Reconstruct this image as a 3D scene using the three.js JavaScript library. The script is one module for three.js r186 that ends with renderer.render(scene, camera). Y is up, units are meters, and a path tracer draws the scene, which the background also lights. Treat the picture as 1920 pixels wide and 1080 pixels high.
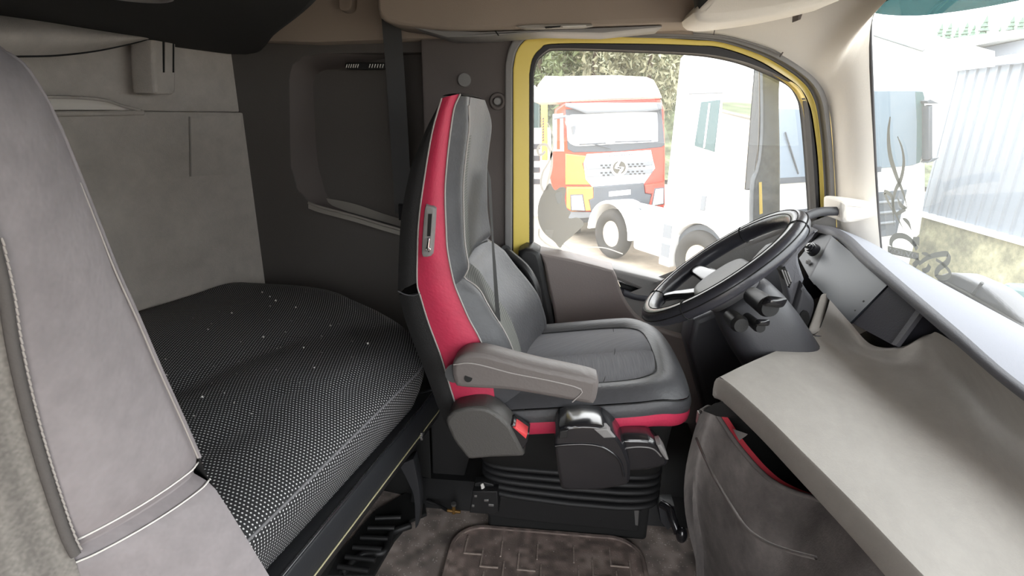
import * as THREE from 'three';
import { RoundedBoxGeometry } from 'three/addons/geometries/RoundedBoxGeometry.js';
import { TextGeometry } from 'three/addons/geometries/TextGeometry.js';
import { FontLoader } from 'three/addons/loaders/FontLoader.js';
import { mergeGeometries, mergeVertices, toCreasedNormals } from 'three/addons/utils/BufferGeometryUtils.js';

// ---------- camera, sky, exposure ----------
// Cab axes: +x is forward (windscreen), +y up, -z towards the driver's door. The cab floor is y = 0, the yard is 1.62 m below it.
const scene = new THREE.Scene();
const camera = new THREE.PerspectiveCamera(2 * Math.atan(0.54) * 180 / Math.PI, 16 / 9, 0.02, 400);
camera.position.set(0, 1.16, 0);
camera.rotation.order = 'YXZ';
camera.rotation.set(-18 * Math.PI / 180, 5 * Math.PI / 180, 1 * Math.PI / 180);
camera.updateMatrixWorld(true);
const renderer = new THREE.WebGLRenderer({ antialias: true });
renderer.toneMapping = THREE.LinearToneMapping;
renderer.toneMappingExposure = 1.0;
renderer.shadowMap.enabled = true;
// overcast autumn sky: white cloud cover, slightly brighter overhead
function overcast() {
  const w = 64, h = 32, d = new Float32Array(w * h * 4);
  for (let j = 0; j < h; j++) for (let i = 0; i < w; i++) {
    const el = ((j + 0.5) / h - 0.5) * Math.PI, s = Math.max(0, Math.sin(el));
    const L = SKY * (0.8 + 0.35 * s), o = (j * w + i) * 4;
    d[o] = L * 0.985; d[o + 1] = L; d[o + 2] = L * 1.015; d[o + 3] = 1;
  }
  const t = new THREE.DataTexture(d, w, h, THREE.RGBAFormat, THREE.FloatType);
  t.mapping = THREE.EquirectangularReflectionMapping; t.magFilter = THREE.LinearFilter; t.minFilter = THREE.LinearFilter; t.needsUpdate = true;
  return t;
}
const SKY = 7.5;
scene.background = overcast();
scene.environment = scene.background;

// ---------- measuring: where a sight line noted from the photograph (1920 x 1080) meets a plane of the cab ----------
const V = (x, y, z) => new THREE.Vector3(x, y, z);
const EYE = camera.position.clone();
const sight = (u, v) => V((u - 960) / 1000, (540 - v) / 1000, -1).applyQuaternion(camera.quaternion);
const Zp = (u, v, z) => { const d = sight(u, v); return d.multiplyScalar((z - EYE.z) / d.z).add(EYE); };
const Yp = (u, v, y) => { const d = sight(u, v); return d.multiplyScalar((y - EYE.y) / d.y).add(EYE); };
const Xp = (u, v, x) => { const d = sight(u, v); return d.multiplyScalar((x - EYE.x) / d.x).add(EYE); };
const planePoint = (u, v, p0, n) => { const d = sight(u, v); return d.multiplyScalar(p0.clone().sub(EYE).dot(n) / d.dot(n)).add(EYE); };
const Zs = (list, z) => list.map(([u, v, zz]) => Zp(u, v, zz ?? z));
const Ys = (list, y) => list.map(([u, v, yy]) => Yp(u, v, yy ?? y));
const Xs = (list, x) => list.map(([u, v, xx]) => Xp(u, v, xx ?? x));

// ---------- random numbers and textures ----------
function rng(seed) { let s = seed >>> 0; return () => { s = (s + 0x6d2b79f5) | 0; let t = Math.imul(s ^ (s >>> 15), 1 | s); t = (t + Math.imul(t ^ (t >>> 7), 61 | t)) ^ t; return ((t ^ (t >>> 14)) >>> 0) / 4294967296; }; }
function tileNoise(n, cells, seed) {   // periodic value noise, n x n, 0..1
  const r = rng(seed), g = Array.from({ length: cells * cells }, r), out = new Float32Array(n * n), sm = (t) => t * t * (3 - 2 * t);
  for (let j = 0; j < n; j++) for (let i = 0; i < n; i++) {
    const x = i / n * cells, y = j / n * cells, x0 = Math.floor(x), y0 = Math.floor(y), fx = sm(x - x0), fy = sm(y - y0);
    const at = (a, b) => g[(b % cells) * cells + (a % cells)];
    out[j * n + i] = (at(x0, y0) * (1 - fx) + at(x0 + 1, y0) * fx) * (1 - fy) + (at(x0, y0 + 1) * (1 - fx) + at(x0 + 1, y0 + 1) * fx) * fy;
  }
  return out;
}
function texture(n, fn, size, color) {   // fn(i, j, n) -> [r, g, b] 0..1 (sRGB when color); size: metres that one tile covers
  const d = new Uint8Array(n * n * 4);
  for (let j = 0; j < n; j++) for (let i = 0; i < n; i++) {
    const c = fn(i, j), o = (j * n + i) * 4;
    for (let k = 0; k < 3; k++) d[o + k] = Math.max(0, Math.min(255, (Array.isArray(c) ? c[k] : c) * 255));
    d[o + 3] = 255;
  }
  const t = new THREE.DataTexture(d, n, n);
  t.wrapS = t.wrapT = THREE.RepeatWrapping; t.magFilter = THREE.LinearFilter; t.minFilter = THREE.LinearMipmapLinearFilter; t.generateMipmaps = true;
  if (color) t.colorSpace = THREE.SRGBColorSpace;
  t.repeat.set(1 / size, 1 / size); t.needsUpdate = true;
  return t;
}
const n8 = tileNoise(256, 8, 11), n32 = tileNoise(256, 32, 12), n128 = tileNoise(256, 128, 13), n64 = tileNoise(256, 64, 14);
const hx = (c) => { const k = new THREE.Color(c).convertLinearToSRGB(); return [k.r, k.g, k.b]; };
const blotch = (base, amount, size, seedMix = 0) => { const c = hx(base); return texture(256, (i, j) => { const o = ((j + seedMix * 37) % 256) * 256 + (i + seedMix * 71) % 256; const k = 1 + amount * ((n8[o] - 0.5) + 0.6 * (n32[o] - 0.5) + 0.35 * (n128[o] - 0.5)); return c.map((x) => x * k); }, size, true); };
const T = {
  grain: texture(256, (i, j) => n128[j * 256 + i] * 0.6 + n64[j * 256 + i] * 0.4, 0.16),
  leather: texture(256, (i, j) => 0.5 * n64[j * 256 + i] + 0.3 * n128[j * 256 + i] + 0.2 * n8[j * 256 + i], 0.3),
};
function mat(color, o = {}) {
  const { blot, size, grain, gs, mix, ...rest } = o;
  const m = new THREE.MeshPhysicalMaterial({ color, roughness: 0.6, side: THREE.DoubleSide, ...rest });
  if (blot) { m.map = blotch(color, blot, size ?? 0.6, mix ?? 0); m.color.set(0xffffff); }
  if (grain) { m.bumpMap = grain; m.bumpScale = gs ?? 0.0004; }
  return m;
}

// ---------- geometry helpers ----------
function boxUV(g) {   // uv in metres from the dominant axis of each face
  g = g.index ? g.toNonIndexed() : g;
  const p = g.attributes.position, uv = new Float32Array(p.count * 2), a = V(), b = V(), c = V(), n = V();
  for (let i = 0; i < p.count; i += 3) {
    a.fromBufferAttribute(p, i); b.fromBufferAttribute(p, i + 1); c.fromBufferAttribute(p, i + 2);
    n.copy(b).sub(a).cross(c.clone().sub(a)); const ax = Math.abs(n.x), ay = Math.abs(n.y), az = Math.abs(n.z);
    [a, b, c].forEach((q, k) => { const [s, t] = ax >= ay && ax >= az ? [q.z, q.y] : ay >= az ? [q.x, q.z] : [q.x, q.y]; uv[(i + k) * 2] = s; uv[(i + k) * 2 + 1] = t; });
  }
  g.setAttribute('uv', new THREE.BufferAttribute(uv, 2));
  return g;
}
const clean = (g, keepUV) => { let q = g.index ? g.toNonIndexed() : g.clone(); if (!keepUV) q = boxUV(q); for (const k of Object.keys(q.attributes)) if (!['position', 'normal', 'uv'].includes(k)) q.deleteAttribute(k); q.clearGroups(); return q; };
const join = (list) => { const f = list.flat(9).filter(Boolean); return f.length === 1 ? clean(f[0], f[0].userData.uv) : mergeGeometries(f.map((g) => clean(g, g.userData.uv))); };
const taken = new Map();
function numbered(name) { const n = taken.get(name) ?? 0; taken.set(name, n + 1); return n ? name + '_' + String(n).padStart(3, '0') : name; }
function add(name, geo, material, parent = scene) {
  const m = new THREE.Mesh(join([geo]), material); m.name = parent === scene ? numbered(name) : name; m.castShadow = m.receiveShadow = true; parent.add(m); return m;
}
function thing(name, label, category, group) {
  const o = new THREE.Group(); o.name = numbered(name); o.userData = { label, category }; if (group) o.userData.group = group; scene.add(o); return o;
}
const tag = (o, label, category, group) => { o.userData.label = label; o.userData.category = category; if (group) o.userData.group = group; return o; };
const struct = (name, geo, material, label) => { const m = add(name, geo, material); m.userData.kind = 'structure'; if (label) m.userData.label = label; return m; };
const structGroup = (name, label) => { const o = new THREE.Group(); o.name = numbered(name); o.userData = { kind: 'structure', label }; scene.add(o); return o; };
const smooth = (pts, n = 40, closed = false, tension = 0.5) => new THREE.CatmullRomCurve3(pts, closed, 'catmullrom', tension).getSpacedPoints(n);
const poly = (pts, n = 40) => { const c = new THREE.CurvePath(); for (let i = 0; i + 1 < pts.length; i++) c.add(new THREE.LineCurve3(pts[i], pts[i + 1])); return c.getSpacedPoints(n); };
const bez = (g) => { g.userData.uv = false; return g; };
function box(x0, x1, y0, y1, z0, z1, r = 0.006) {
  const w = Math.abs(x1 - x0), h = Math.abs(y1 - y0), d = Math.abs(z1 - z0), rr = Math.min(r, w * 0.49, h * 0.49, d * 0.49);
  const g = r > 0 ? new RoundedBoxGeometry(w, h, d, 2, rr) : new THREE.BoxGeometry(w, h, d);
  g.translate((x0 + x1) / 2, (y0 + y1) / 2, (z0 + z1) / 2); return g;
}
// smooth bevels, flat end faces (call before the shape is turned)
function faceted(g) {
  g = toCreasedNormals(g, 0.7); const p = g.attributes.position, n = g.attributes.normal, a = V(), b = V(), c = V();
  for (let i = 0; i < p.count; i += 3) { a.fromBufferAttribute(p, i); b.fromBufferAttribute(p, i + 1).sub(a); c.fromBufferAttribute(p, i + 2).sub(a); b.cross(c).normalize(); if (Math.abs(b.z) > 0.999) for (let k = 0; k < 3; k++) n.setXYZ(i + k, 0, 0, Math.sign(b.z)); }
  return g;
}
// outline in x/y pulled along z, from z0 to z1
const open = (pts) => pts.length > 3 && pts[0].distanceTo(pts[pts.length - 1]) < 1e-5 ? pts.slice(0, -1) : pts;
function slabZ(pts, z0, z1, bevel = 0.006, holes = [], seg = 2) {
  pts = open(pts);
  const s = new THREE.Shape(pts.map((p) => new THREE.Vector2(p.x, p.y)));
  for (const h of holes) s.holes.push(new THREE.Path(h.map((p) => new THREE.Vector2(p.x, p.y))));
  const lo = Math.min(z0, z1), d = Math.abs(z1 - z0), b = Math.min(bevel, d * 0.45);
  const g = new THREE.ExtrudeGeometry(s, { depth: d - 2 * b, bevelEnabled: b > 0, bevelThickness: b, bevelSize: b, bevelOffset: -b, bevelSegments: seg, curveSegments: 4 });
  g.translate(0, 0, lo + b); return faceted(g);
}
// outline in x/z pulled along y
function slabY(pts, y0, y1, bevel = 0.006, holes = [], seg = 2) {
  pts = open(pts);
  const s = new THREE.Shape(pts.map((p) => new THREE.Vector2(p.x, -p.z)));
  for (const h of holes) s.holes.push(new THREE.Path(h.map((p) => new THREE.Vector2(p.x, -p.z))));
  const d = Math.abs(y1 - y0), b = Math.min(bevel, d * 0.45);
  const g = new THREE.ExtrudeGeometry(s, { depth: d - 2 * b, bevelEnabled: b > 0, bevelThickness: b, bevelSize: b, bevelOffset: -b, bevelSegments: seg, curveSegments: 4 });
  g.translate(0, 0, Math.min(y0, y1) + b); return faceted(g).rotateX(-Math.PI / 2);
}
// outline in z/y pulled along x
function slabX(pts, x0, x1, bevel = 0.006, holes = [], seg = 2) {
  pts = open(pts);
  const s = new THREE.Shape(pts.map((p) => new THREE.Vector2(-p.z, p.y)));
  for (const h of holes) s.holes.push(new THREE.Path(h.map((p) => new THREE.Vector2(-p.z, p.y))));
  const d = Math.abs(x1 - x0), b = Math.min(bevel, d * 0.45);
  const g = new THREE.ExtrudeGeometry(s, { depth: d - 2 * b, bevelEnabled: b > 0, bevelThickness: b, bevelSize: b, bevelOffset: -b, bevelSegments: seg, curveSegments: 4 });
  g.translate(0, 0, Math.min(x0, x1) + b); return faceted(g).rotateY(Math.PI / 2);
}
const tube = (pts, r, seg = 40, rad = 10, closed = false) => new THREE.TubeGeometry(new THREE.CatmullRomCurve3(pts, closed), seg, r, rad, closed);
function rod(a, b, r, r2 = r, seg = 14) {
  const g = new THREE.CylinderGeometry(r2, r, a.distanceTo(b), seg); g.translate(0, a.distanceTo(b) / 2, 0);
  g.applyQuaternion(new THREE.Quaternion().setFromUnitVectors(V(0, 1, 0), b.clone().sub(a).normalize())); g.translate(a.x, a.y, a.z); return g;
}
// a surface through rows of points (each row: the same number of points); uv in metres
function grid(rows, flip) {
  const nr = rows.length, nc = rows[0].length, pos = [], uv = [], idx = [];
  const colLen = Array.from({ length: nr }, () => 0);
  for (let j = 0; j < nr; j++) { let s = 0; for (let i = 0; i < nc; i++) { if (i) s += rows[j][i].distanceTo(rows[j][i - 1]); if (i === (nc >> 1)) colLen[j] = s; const p = rows[j][i]; pos.push(p.x, p.y, p.z); uv.push(s, 0); } }
  let acc = 0; for (let j = 0; j < nr; j++) { if (j) acc += rows[j][nc >> 1].distanceTo(rows[j - 1][nc >> 1]); for (let i = 0; i < nc; i++) uv[(j * nc + i) * 2 + 1] = acc; }
  for (let j = 0; j + 1 < nr; j++) for (let i = 0; i + 1 < nc; i++) { const a = j * nc + i, b = a + 1, c = a + nc, d = c + 1; if (flip) idx.push(a, c, b, b, c, d); else idx.push(a, b, c, b, d, c); }
  const g = new THREE.BufferGeometry(); g.setAttribute('position', new THREE.Float32BufferAttribute(pos, 3)); g.setAttribute('uv', new THREE.Float32BufferAttribute(uv, 2)); g.setIndex(idx);
  g.computeVertexNormals(); g.userData.uv = true; return g;
}
// a surface stretched between two edges A and B, bulging by `bulge` (a vector, or a function of s along and t across)
function patch(A, B, o = {}) {
  const nu = o.nu ?? 36, nv = o.nv ?? 8, a = (o.sharp ? poly : smooth)(A, nu), b = (o.sharpB ?? o.sharp ? poly : smooth)(B, nu), rows = [];
  for (let j = 0; j <= nv; j++) { const t = j / nv; rows.push(a.map((p, i) => { const q = p.clone().lerp(b[i], t); if (o.bulge) q.add(typeof o.bulge === 'function' ? o.bulge(i / nu, t, q) : o.bulge.clone().multiplyScalar(Math.sin(Math.PI * t))); return q; })); }
  return grid(rows, o.flip);
}
// closed skin over rings of points
function loft(rings, caps = true) {
  const n = rings[0].length, pos = [], idx = [];
  rings.forEach((r) => r.forEach((p) => pos.push(p.x, p.y, p.z)));
  for (let j = 0; j + 1 < rings.length; j++) for (let i = 0; i < n; i++) { const a = j * n + i, b = j * n + (i + 1) % n; idx.push(a, b, a + n, b, b + n, a + n); }
  if (caps) [0, rings.length - 1].forEach((j) => { const c = V(); rings[j].forEach((p) => c.add(p)); c.multiplyScalar(1 / n); pos.push(c.x, c.y, c.z); const k = pos.length / 3 - 1; for (let i = 0; i < n; i++) { const a = j * n + i, b = j * n + (i + 1) % n; j ? idx.push(a, b, k) : idx.push(b, a, k); } });
  const g = new THREE.BufferGeometry(); g.setAttribute('position', new THREE.Float32BufferAttribute(pos, 3)); g.setIndex(idx); g.computeVertexNormals(); return g;
}
const superring = (fn, n = 32, e = 4) => Array.from({ length: n }, (_, i) => { const t = i / n * Math.PI * 2, c = Math.cos(t), s = Math.sin(t); return fn(Math.sign(c) * Math.abs(c) ** (2 / e), Math.sign(s) * Math.abs(s) ** (2 / e)); });
// a flat band of even width following points on a plane with normal n
function ribbon(pts, width, n, seg = 40, taper) {
  const c = new THREE.CatmullRomCurve3(pts), P = c.getSpacedPoints(seg), rows = [[], []];
  P.forEach((p, i) => { const t = c.getTangentAt(i / seg), s = t.cross(n).normalize().multiplyScalar(width / 2 * (taper ? taper(i / seg) : 1)); rows[0].push(p.clone().add(s)); rows[1].push(p.clone().sub(s)); });
  return grid(rows);
}
const ring = (outer, inner, z0, z1, b = 0.004) => slabZ(outer, z0, z1, b, [inner]);
// ---------- materials ----------
const M = {
  rearWall: mat(0xb2aba4, { roughness: 0.95, grain: T.grain, gs: 0.0006, blot: 0.08, size: 0.9 }),
  sideWall: mat(0x565250, { roughness: 0.85, grain: T.grain, gs: 0.0004 }),
  pocket: mat(0x8f8a84, { roughness: 0.6, grain: T.grain, gs: 0.0003 }),
  pillar: mat(0x5d5654, { roughness: 0.8, grain: T.grain, gs: 0.0003 }),
  headliner: mat(0x94877c, { roughness: 0.85, grain: T.grain, gs: 0.0003 }),
  beige: mat(0xe4dfd7, { roughness: 0.6, grain: T.grain, gs: 0.0003 }),
  yellow: mat(0xf0d76e, { roughness: 0.3, clearcoat: 0.7, clearcoatRoughness: 0.1 }),
  rubber: mat(0x2a292c, { roughness: 0.55 }),
  black: mat(0x1a1a1b, { roughness: 0.5, grain: T.grain, gs: 0.0002 }),
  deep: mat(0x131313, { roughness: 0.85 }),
  doorPanel: mat(0x7c7370, { roughness: 0.5, grain: T.grain, gs: 0.0003 }),
  trimGrey: mat(0x7d7b7a, { roughness: 0.5, grain: T.grain, gs: 0.0003 }),
  slab: mat(0x9a958f, { roughness: 0.55, grain: T.grain, gs: 0.0002, blot: 0.05, size: 0.5 }),
  console: mat(0x6c6765, { roughness: 0.6, grain: T.grain, gs: 0.0003, blot: 0.28, size: 0.7, mix: 3 }),
  hood: mat(0x5b5b60, { roughness: 0.6, grain: T.grain, gs: 0.0003 }),
  pad: mat(0x7d7f88, { roughness: 0.7, grain: T.grain, gs: 0.0003 }),
  cluster: mat(0x3a3a42, { roughness: 0.55, grain: T.grain, gs: 0.0002 }),
  darkPlastic: mat(0x3c3c40, { roughness: 0.5, grain: T.grain, gs: 0.0002 }),
  glossBlack: mat(0x1c1c1f, { roughness: 0.22, clearcoat: 0.6, clearcoatRoughness: 0.15 }),
  steel: mat(0xa7a7a7, { roughness: 0.35, metalness: 0.9 }),
  chrome: mat(0xd8d8d8, { roughness: 0.15, metalness: 1 }),
  glass: new THREE.MeshPhysicalMaterial({ color: 0xfbfbfa, transmission: 1, thickness: 0, roughness: 0, ior: 1.3, side: THREE.DoubleSide }),
  screenGlass: new THREE.MeshPhysicalMaterial({ color: 0xf8fbfa, transmission: 1, thickness: 0, roughness: 0, ior: 1.3, side: THREE.DoubleSide }),
  bandGlass: new THREE.MeshPhysicalMaterial({ color: 0x263b3b, transmission: 0.97, thickness: 0, roughness: 0.0, ior: 1.3, side: THREE.DoubleSide }),
  whiteThread: mat(0xd9d6d2, { roughness: 0.9 }),
};
// ---------- the setting: cab shell ----------
struct('ceiling', box(-1.75, 1.15, 1.78, 1.86, -2.05, 0.62, 0), M.headliner);
struct('wall_front', [box(1.02, 1.12, -0.1, 0.7, -2.05, 0.62, 0)], M.black);
struct('wall_front_header', [box(0.74, 0.86, 1.5, 1.8, -1.78, 0.62, 0.02)], M.headliner);
// rear wall: lower panel slightly proud of the upper one, in plan a shallow bend
const rearLine = (z) => z < -1.0 ? -1.127 - 0.246 * (z + 1.78) : -1.319 - 0.1 * (z + 1.0);
const rearZ = [-1.96, -1.78, -1.6, -1.37, -1.18, -1.0, -0.6, 0.1, 0.55];
const rearPanel = (y0, y1, off, thick) => { const f = rearZ.map((z) => V(rearLine(z) + off, 0, z)), b = rearZ.map((z) => V(rearLine(z) - thick, 0, z)).reverse(); return slabY([...f, ...b], y0, y1, 0.006); };
const rear = structGroup('wall_rear', 'grey felt-covered rear wall of the cab behind the bunk');
add('lower_panel', rearPanel(-0.1, 1.152, 0, 0.2), M.rearWall, rear);
add('upper_panel', rearPanel(1.152, 1.8, -0.012, 0.2), M.rearWall, rear);
const onRear = (u, v, o = 0) => { let p = Xp(u, v, -1.25); for (let k = 0; k < 8; k++) p = Xp(u, v, rearLine(p.z) + o); return p; };
{ // long shelf slot with a pale lining and a rounded end
  const lip = [[40, 214], [150, 213], [268, 211]].map(([u, v]) => onRear(u, v, 0.006));
  add('shelf_lip', tube(lip, 0.007, 20, 8), M.rearWall, rear);
  const top = [[40, 182], [100, 182], [160, 184], [200, 189], [228, 198], [262, 207]].map(([u, v]) => onRear(u, v, 0.008)), low = [[40, 206], [100, 206], [160, 206], [205, 206], [235, 207], [264, 208]].map(([u, v]) => onRear(u, v, 0.001));
  add('shelf_lining', patch(top, low, { nu: 30, nv: 6, bulge: V(-0.006, 0, 0) }), mat(0xd5cfc8, { roughness: 0.6 }), rear);
  add('shelf_brow', tube(top, 0.004, 30, 8), M.rearWall, rear);
  const flap = [[356, 219], [452, 216], [455, 325], [358, 331]].map(([u, v]) => onRear(u, v, 0.004));
  add('access_flap', grid([[flap[0], flap[1]], [flap[3], flap[2]]]), M.rearWall, rear);
  add('flap_edge', rod(flap[0], flap[3], 0.0025), M.pocket, rear);
}
// side wall on the driver's side: outer skin, inner panel with a sculpted recess
const side = structGroup('wall_left', 'dark grey side wall beside the bunk with a sculpted recess');
const glassPx = [[997, 620], [997, 140], [1004, 113], [1020, 97], [1045, 89], [1200, 93], [1300, 98], [1350, 104], [1400, 116], [1450, 136], [1490, 157], [1506, 178], [1514, 205], [1522, 290], [1529, 400], [1534, 640]];
const yOut = [[962, 640], [962, 130], [968, 98], [983, 77], [1005, 67], [1060, 66], [1200, 69], [1300, 75], [1350, 79], [1420, 101], [1470, 128], [1505, 155], [1522, 180], [1532, 215], [1541, 300], [1546, 400], [1552, 660]];
const yIn = [[990, 630], [990, 140], [996, 110], [1012, 90], [1040, 80], [1200, 80], [1300, 83], [1350, 87], [1415, 109], [1462, 136], [1495, 160], [1512, 185], [1522, 220], [1532, 300], [1537, 400], [1543, 650]];
const openPx = [[955, 640], [955, 126], [962, 94], [977, 71], [1002, 61], [1060, 60], [1200, 63], [1300, 66], [1365, 73], [1436, 96], [1486, 122], [1522, 150], [1540, 178], [1549, 215], [1557, 300], [1562, 400], [1568, 680]];
const shoulder = (list, z, n = 90) => { const p = Zs(list, z); return [p[0], ...smooth(p.slice(1, -1), n), p[p.length - 1]]; };
add('outer_skin', slabZ([V(-1.6, -0.2, 0), V(1.0, -0.2, 0), V(1.06, 0.78, 0), V(0.86, 1.55, 0), V(0.86, 1.86, 0), V(-1.6, 1.86, 0)], -2.02, -1.97, 0, [shoulder(glassPx, -1.97)]), mat(0xd9b92e, { roughness: 0.3, clearcoat: 0.7 }), side);
const recOut = Zs([[543, 150], [549, 122], [572, 106], [610, 100], [840, 98], [840, 456], [752, 432], [640, 400], [585, 384], [558, 355], [546, 310]], -1.85);
const recIn = Zs([[587, 165], [590, 146], [602, 134], [630, 130], [840, 128], [840, 450], [752, 420], [660, 392], [618, 372], [604, 338], [594, 290]], -1.945);
add('inner_panel', slabZ([V(-1.35, -0.05, 0), V(-0.3, -0.05, 0), V(-0.3, 1.385, 0), V(-1.35, 1.385, 0)], -1.9, -1.85, 0.004, [recOut]), M.sideWall, side);
add('recess_flank', patch([...recOut, recOut[0]], [...recIn, recIn[0]], { nu: 90, nv: 8, bulge: V(0, 0, 0.012) }), M.pillar, side);
add('recess_back', box(-1.0, -0.3, 0.6, 1.4, -1.965, -1.945, 0), M.sideWall, side);
{ // small tray with a pale rim at the foot of the recess
  const rim = Zs([[578, 380], [600, 388], [660, 404], [720, 422], [775, 438]], -1.845), back = Zs([[592, 373], [605, 371], [660, 381], [720, 401], [775, 418]], -1.93);
  add('tray', patch(back, rim, { nv: 6, bulge: V(0, -0.02, 0) }), M.pocket, side);
  add('tray_rim', [patch(rim, rim.map((p) => V(p.x, p.y - 0.02, p.z + 0.004))), tube(rim, 0.005, 24, 8)], M.pocket, side);
}
add('roof_side_trim', box(0.3, 0.87, 1.46, 1.79, -1.965, -1.8, 0.01), M.headliner, side);
// pillar between recess and door, with its caps
const bp = Zs([[752, 700], [752, 72], [955, 66]], -1.8);
add('door_pillar', slabZ([V(-0.46, -0.05, 0), V(-0.46, 1.385, 0), ...Zs([[985, 66]], -1.8), ...smooth(Zs([[977, 71], [962, 94], [955, 126]], -1.8), 10), ...Zs([[955, 640]], -1.8), V(-0.16, -0.05, 0)], -1.97, -1.8, 0.008), M.pillar, side);
add('upper_trim', [slabZ([V(-1.35, 1.38, 0), ...Zs([[590, 80], [700, 76], [960, 66], [1000, 60], [1200, 62], [1300, 65]], -1.78), V(0.4, 1.8, 0), V(-1.35, 1.8, 0)], -1.95, -1.78, 0.006)], M.headliner, side);
// moulded rim of the door opening
add('door_opening_rim', ring(shoulder([[946, 640], [947, 122], [955, 88], [972, 65], [1000, 55], [1060, 54], [1200, 57], [1300, 60], [1368, 68], [1440, 90], [1490, 117], [1528, 146], [1547, 175], [1556, 215], [1563, 300], [1568, 400], [1574, 680]], -1.79), shoulder(openPx, -1.79), -1.83, -1.785, 0.006), M.trimGrey, side);

// ---------- driver's door ----------
const door = structGroup('door_1', 'yellow-framed driver door with grey inner panel');
add('door_frame', ring(shoulder(yOut, -1.84), shoulder(yIn, -1.84), -1.88, -1.83, 0.006), M.yellow, door).userData.label = 'yellow painted window frame';
add('outer_seal', ring(shoulder(openPx, -1.85), shoulder(yOut.map(([u, v]) => [u, v]), -1.85), -1.89, -1.84, 0.004), M.rubber, door);
add('inner_seal', ring(shoulder(yIn, -1.85), shoulder(glassPx, -1.85), -1.9, -1.83, 0.005), M.rubber, door).userData.label = 'black rubber glazing seal';
const paneAt = (z) => new THREE.ShapeGeometry(new THREE.Shape(shoulder(glassPx, z).map((p) => new THREE.Vector2(p.x, p.y)))).translate(0, 0, z);
add('window_pane', paneAt(-1.882), M.glass, door);
M.dustVeil = new THREE.MeshPhysicalMaterial({ color: 0xf2f0ea, roughness: 1, transmission: 0.85, thickness: 0, transparent: true, opacity: 0.07, side: THREE.DoubleSide });  // added pale film on both windows, veils and whitens the view outside
add('veil_film', paneAt(-1.887), M.dustVeil, door).userData.label = 'added pale film that veils the view through the pane';
add('door_panel', slabZ([...smooth(Zs([[1012, 474], [1060, 483], [1110, 495], [1150, 506]], -1.76), 10), ...smooth(Zs([[1157, 520], [1164, 545], [1180, 575], [1205, 602], [1250, 622], [1330, 645], [1400, 690]], -1.76), 16), ...Zs([[1420, 860], [1070, 860]], -1.76), ...Zs([[1052, 690], [1036, 570], [1020, 495]], -1.76)], -1.86, -1.755, 0.009, [], 4), M.doorPanel, door);
add('sill', [slabZ(Zs([[996, 468], [1060, 480], [1150, 503], [1235, 524], [1340, 552], [1345, 600], [1240, 560], [1150, 522], [1000, 486]], -1.79), -1.88, -1.785, 0.012, [], 4)], M.trimGrey, door);
add('sill_seal', tube(Zs([[997, 466], [1060, 478], [1110, 490], [1235, 520], [1340, 547]], -1.87), 0.008, 20, 8), M.rubber, door);
add('edge_trim', slabZ([...smooth(Zs([[972, 472], [985, 465], [1004, 468], [1014, 480], [1022, 520], [1036, 590], [1052, 690]], -1.745), 20), ...Zs([[1062, 860], [950, 860], [962, 600]], -1.745)], -1.86, -1.74, 0.015, [], 3), M.black, door);
add('pull_recess', [slabZ(Zs([[1160, 530], [1240, 556], [1300, 575], [1300, 640], [1215, 610], [1180, 575]], -1.82), -1.88, -1.82, 0.004)], M.black, door);
add('pull_handle', [tube(Zs([[1168, 548], [1190, 556], [1215, 560], [1240, 566]], -1.79), 0.012, 16, 10), slabZ(Zs([[1160, 540], [1212, 556], [1225, 575], [1200, 590], [1175, 566]], -1.8), -1.83, -1.79, 0.008)], M.cluster, door);
add('lower_pocket', slabZ([V(-0.12, -0.05, 0), V(0.86, -0.05, 0), V(0.86, 0.5, 0), V(-0.12, 0.5, 0)], -1.95, -1.83, 0.01), M.black, door);

// ---------- windscreen, pillar trim ----------
const W0 = V(0.99, 0.78, 0), WT = V(0.82, 1.41, 0), Wdir = WT.clone().sub(W0).normalize(), Wn = V(-Wdir.y, Wdir.x, 0).normalize();   // normal into the cab
const Wp = (u, v, off = 0) => planePoint(u, v, W0.clone().addScaledVector(Wn, off), Wn);
const wAt = (s, z, off = 0) => V(W0.x, W0.y, z).addScaledVector(Wdir, s).addScaledVector(Wn, off);   // s metres up the glass
const win = structGroup('window_1', 'wide raked windscreen with a green shade band along its top');
const sOf = (p) => p.clone().sub(V(W0.x, W0.y, p.z)).dot(Wdir);
add('windscreen_glass', grid([[wAt(-0.12, -1.72), wAt(-0.12, 0.5)], [wAt(0.85, -1.72), wAt(0.85, 0.5)]]), M.screenGlass, win);
add('veil_film', grid([[wAt(-0.12, -1.72, -0.006), wAt(-0.12, 0.5, -0.006)], [wAt(0.85, -1.72, -0.006), wAt(0.85, 0.5, -0.006)]]), M.dustVeil, win);  // the same added pale veil just outside the windscreen
{ const b = smooth([Wp(1625, 20), Wp(1660, 27), Wp(1720, 29), Wp(1790, 22), Wp(1860, 11), Wp(1925, -2)], 24), pts = b.map((p) => p.clone().addScaledVector(Wn, 0.003));
  const last = pts[pts.length - 1]; pts.push(V(last.x, last.y, 0.45));
  add('shade_band', grid([pts, pts.map((p) => wAt(0.85, p.z, 0.003))]), M.bandGlass, win).userData.label = 'green tinted shade band'; }
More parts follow.
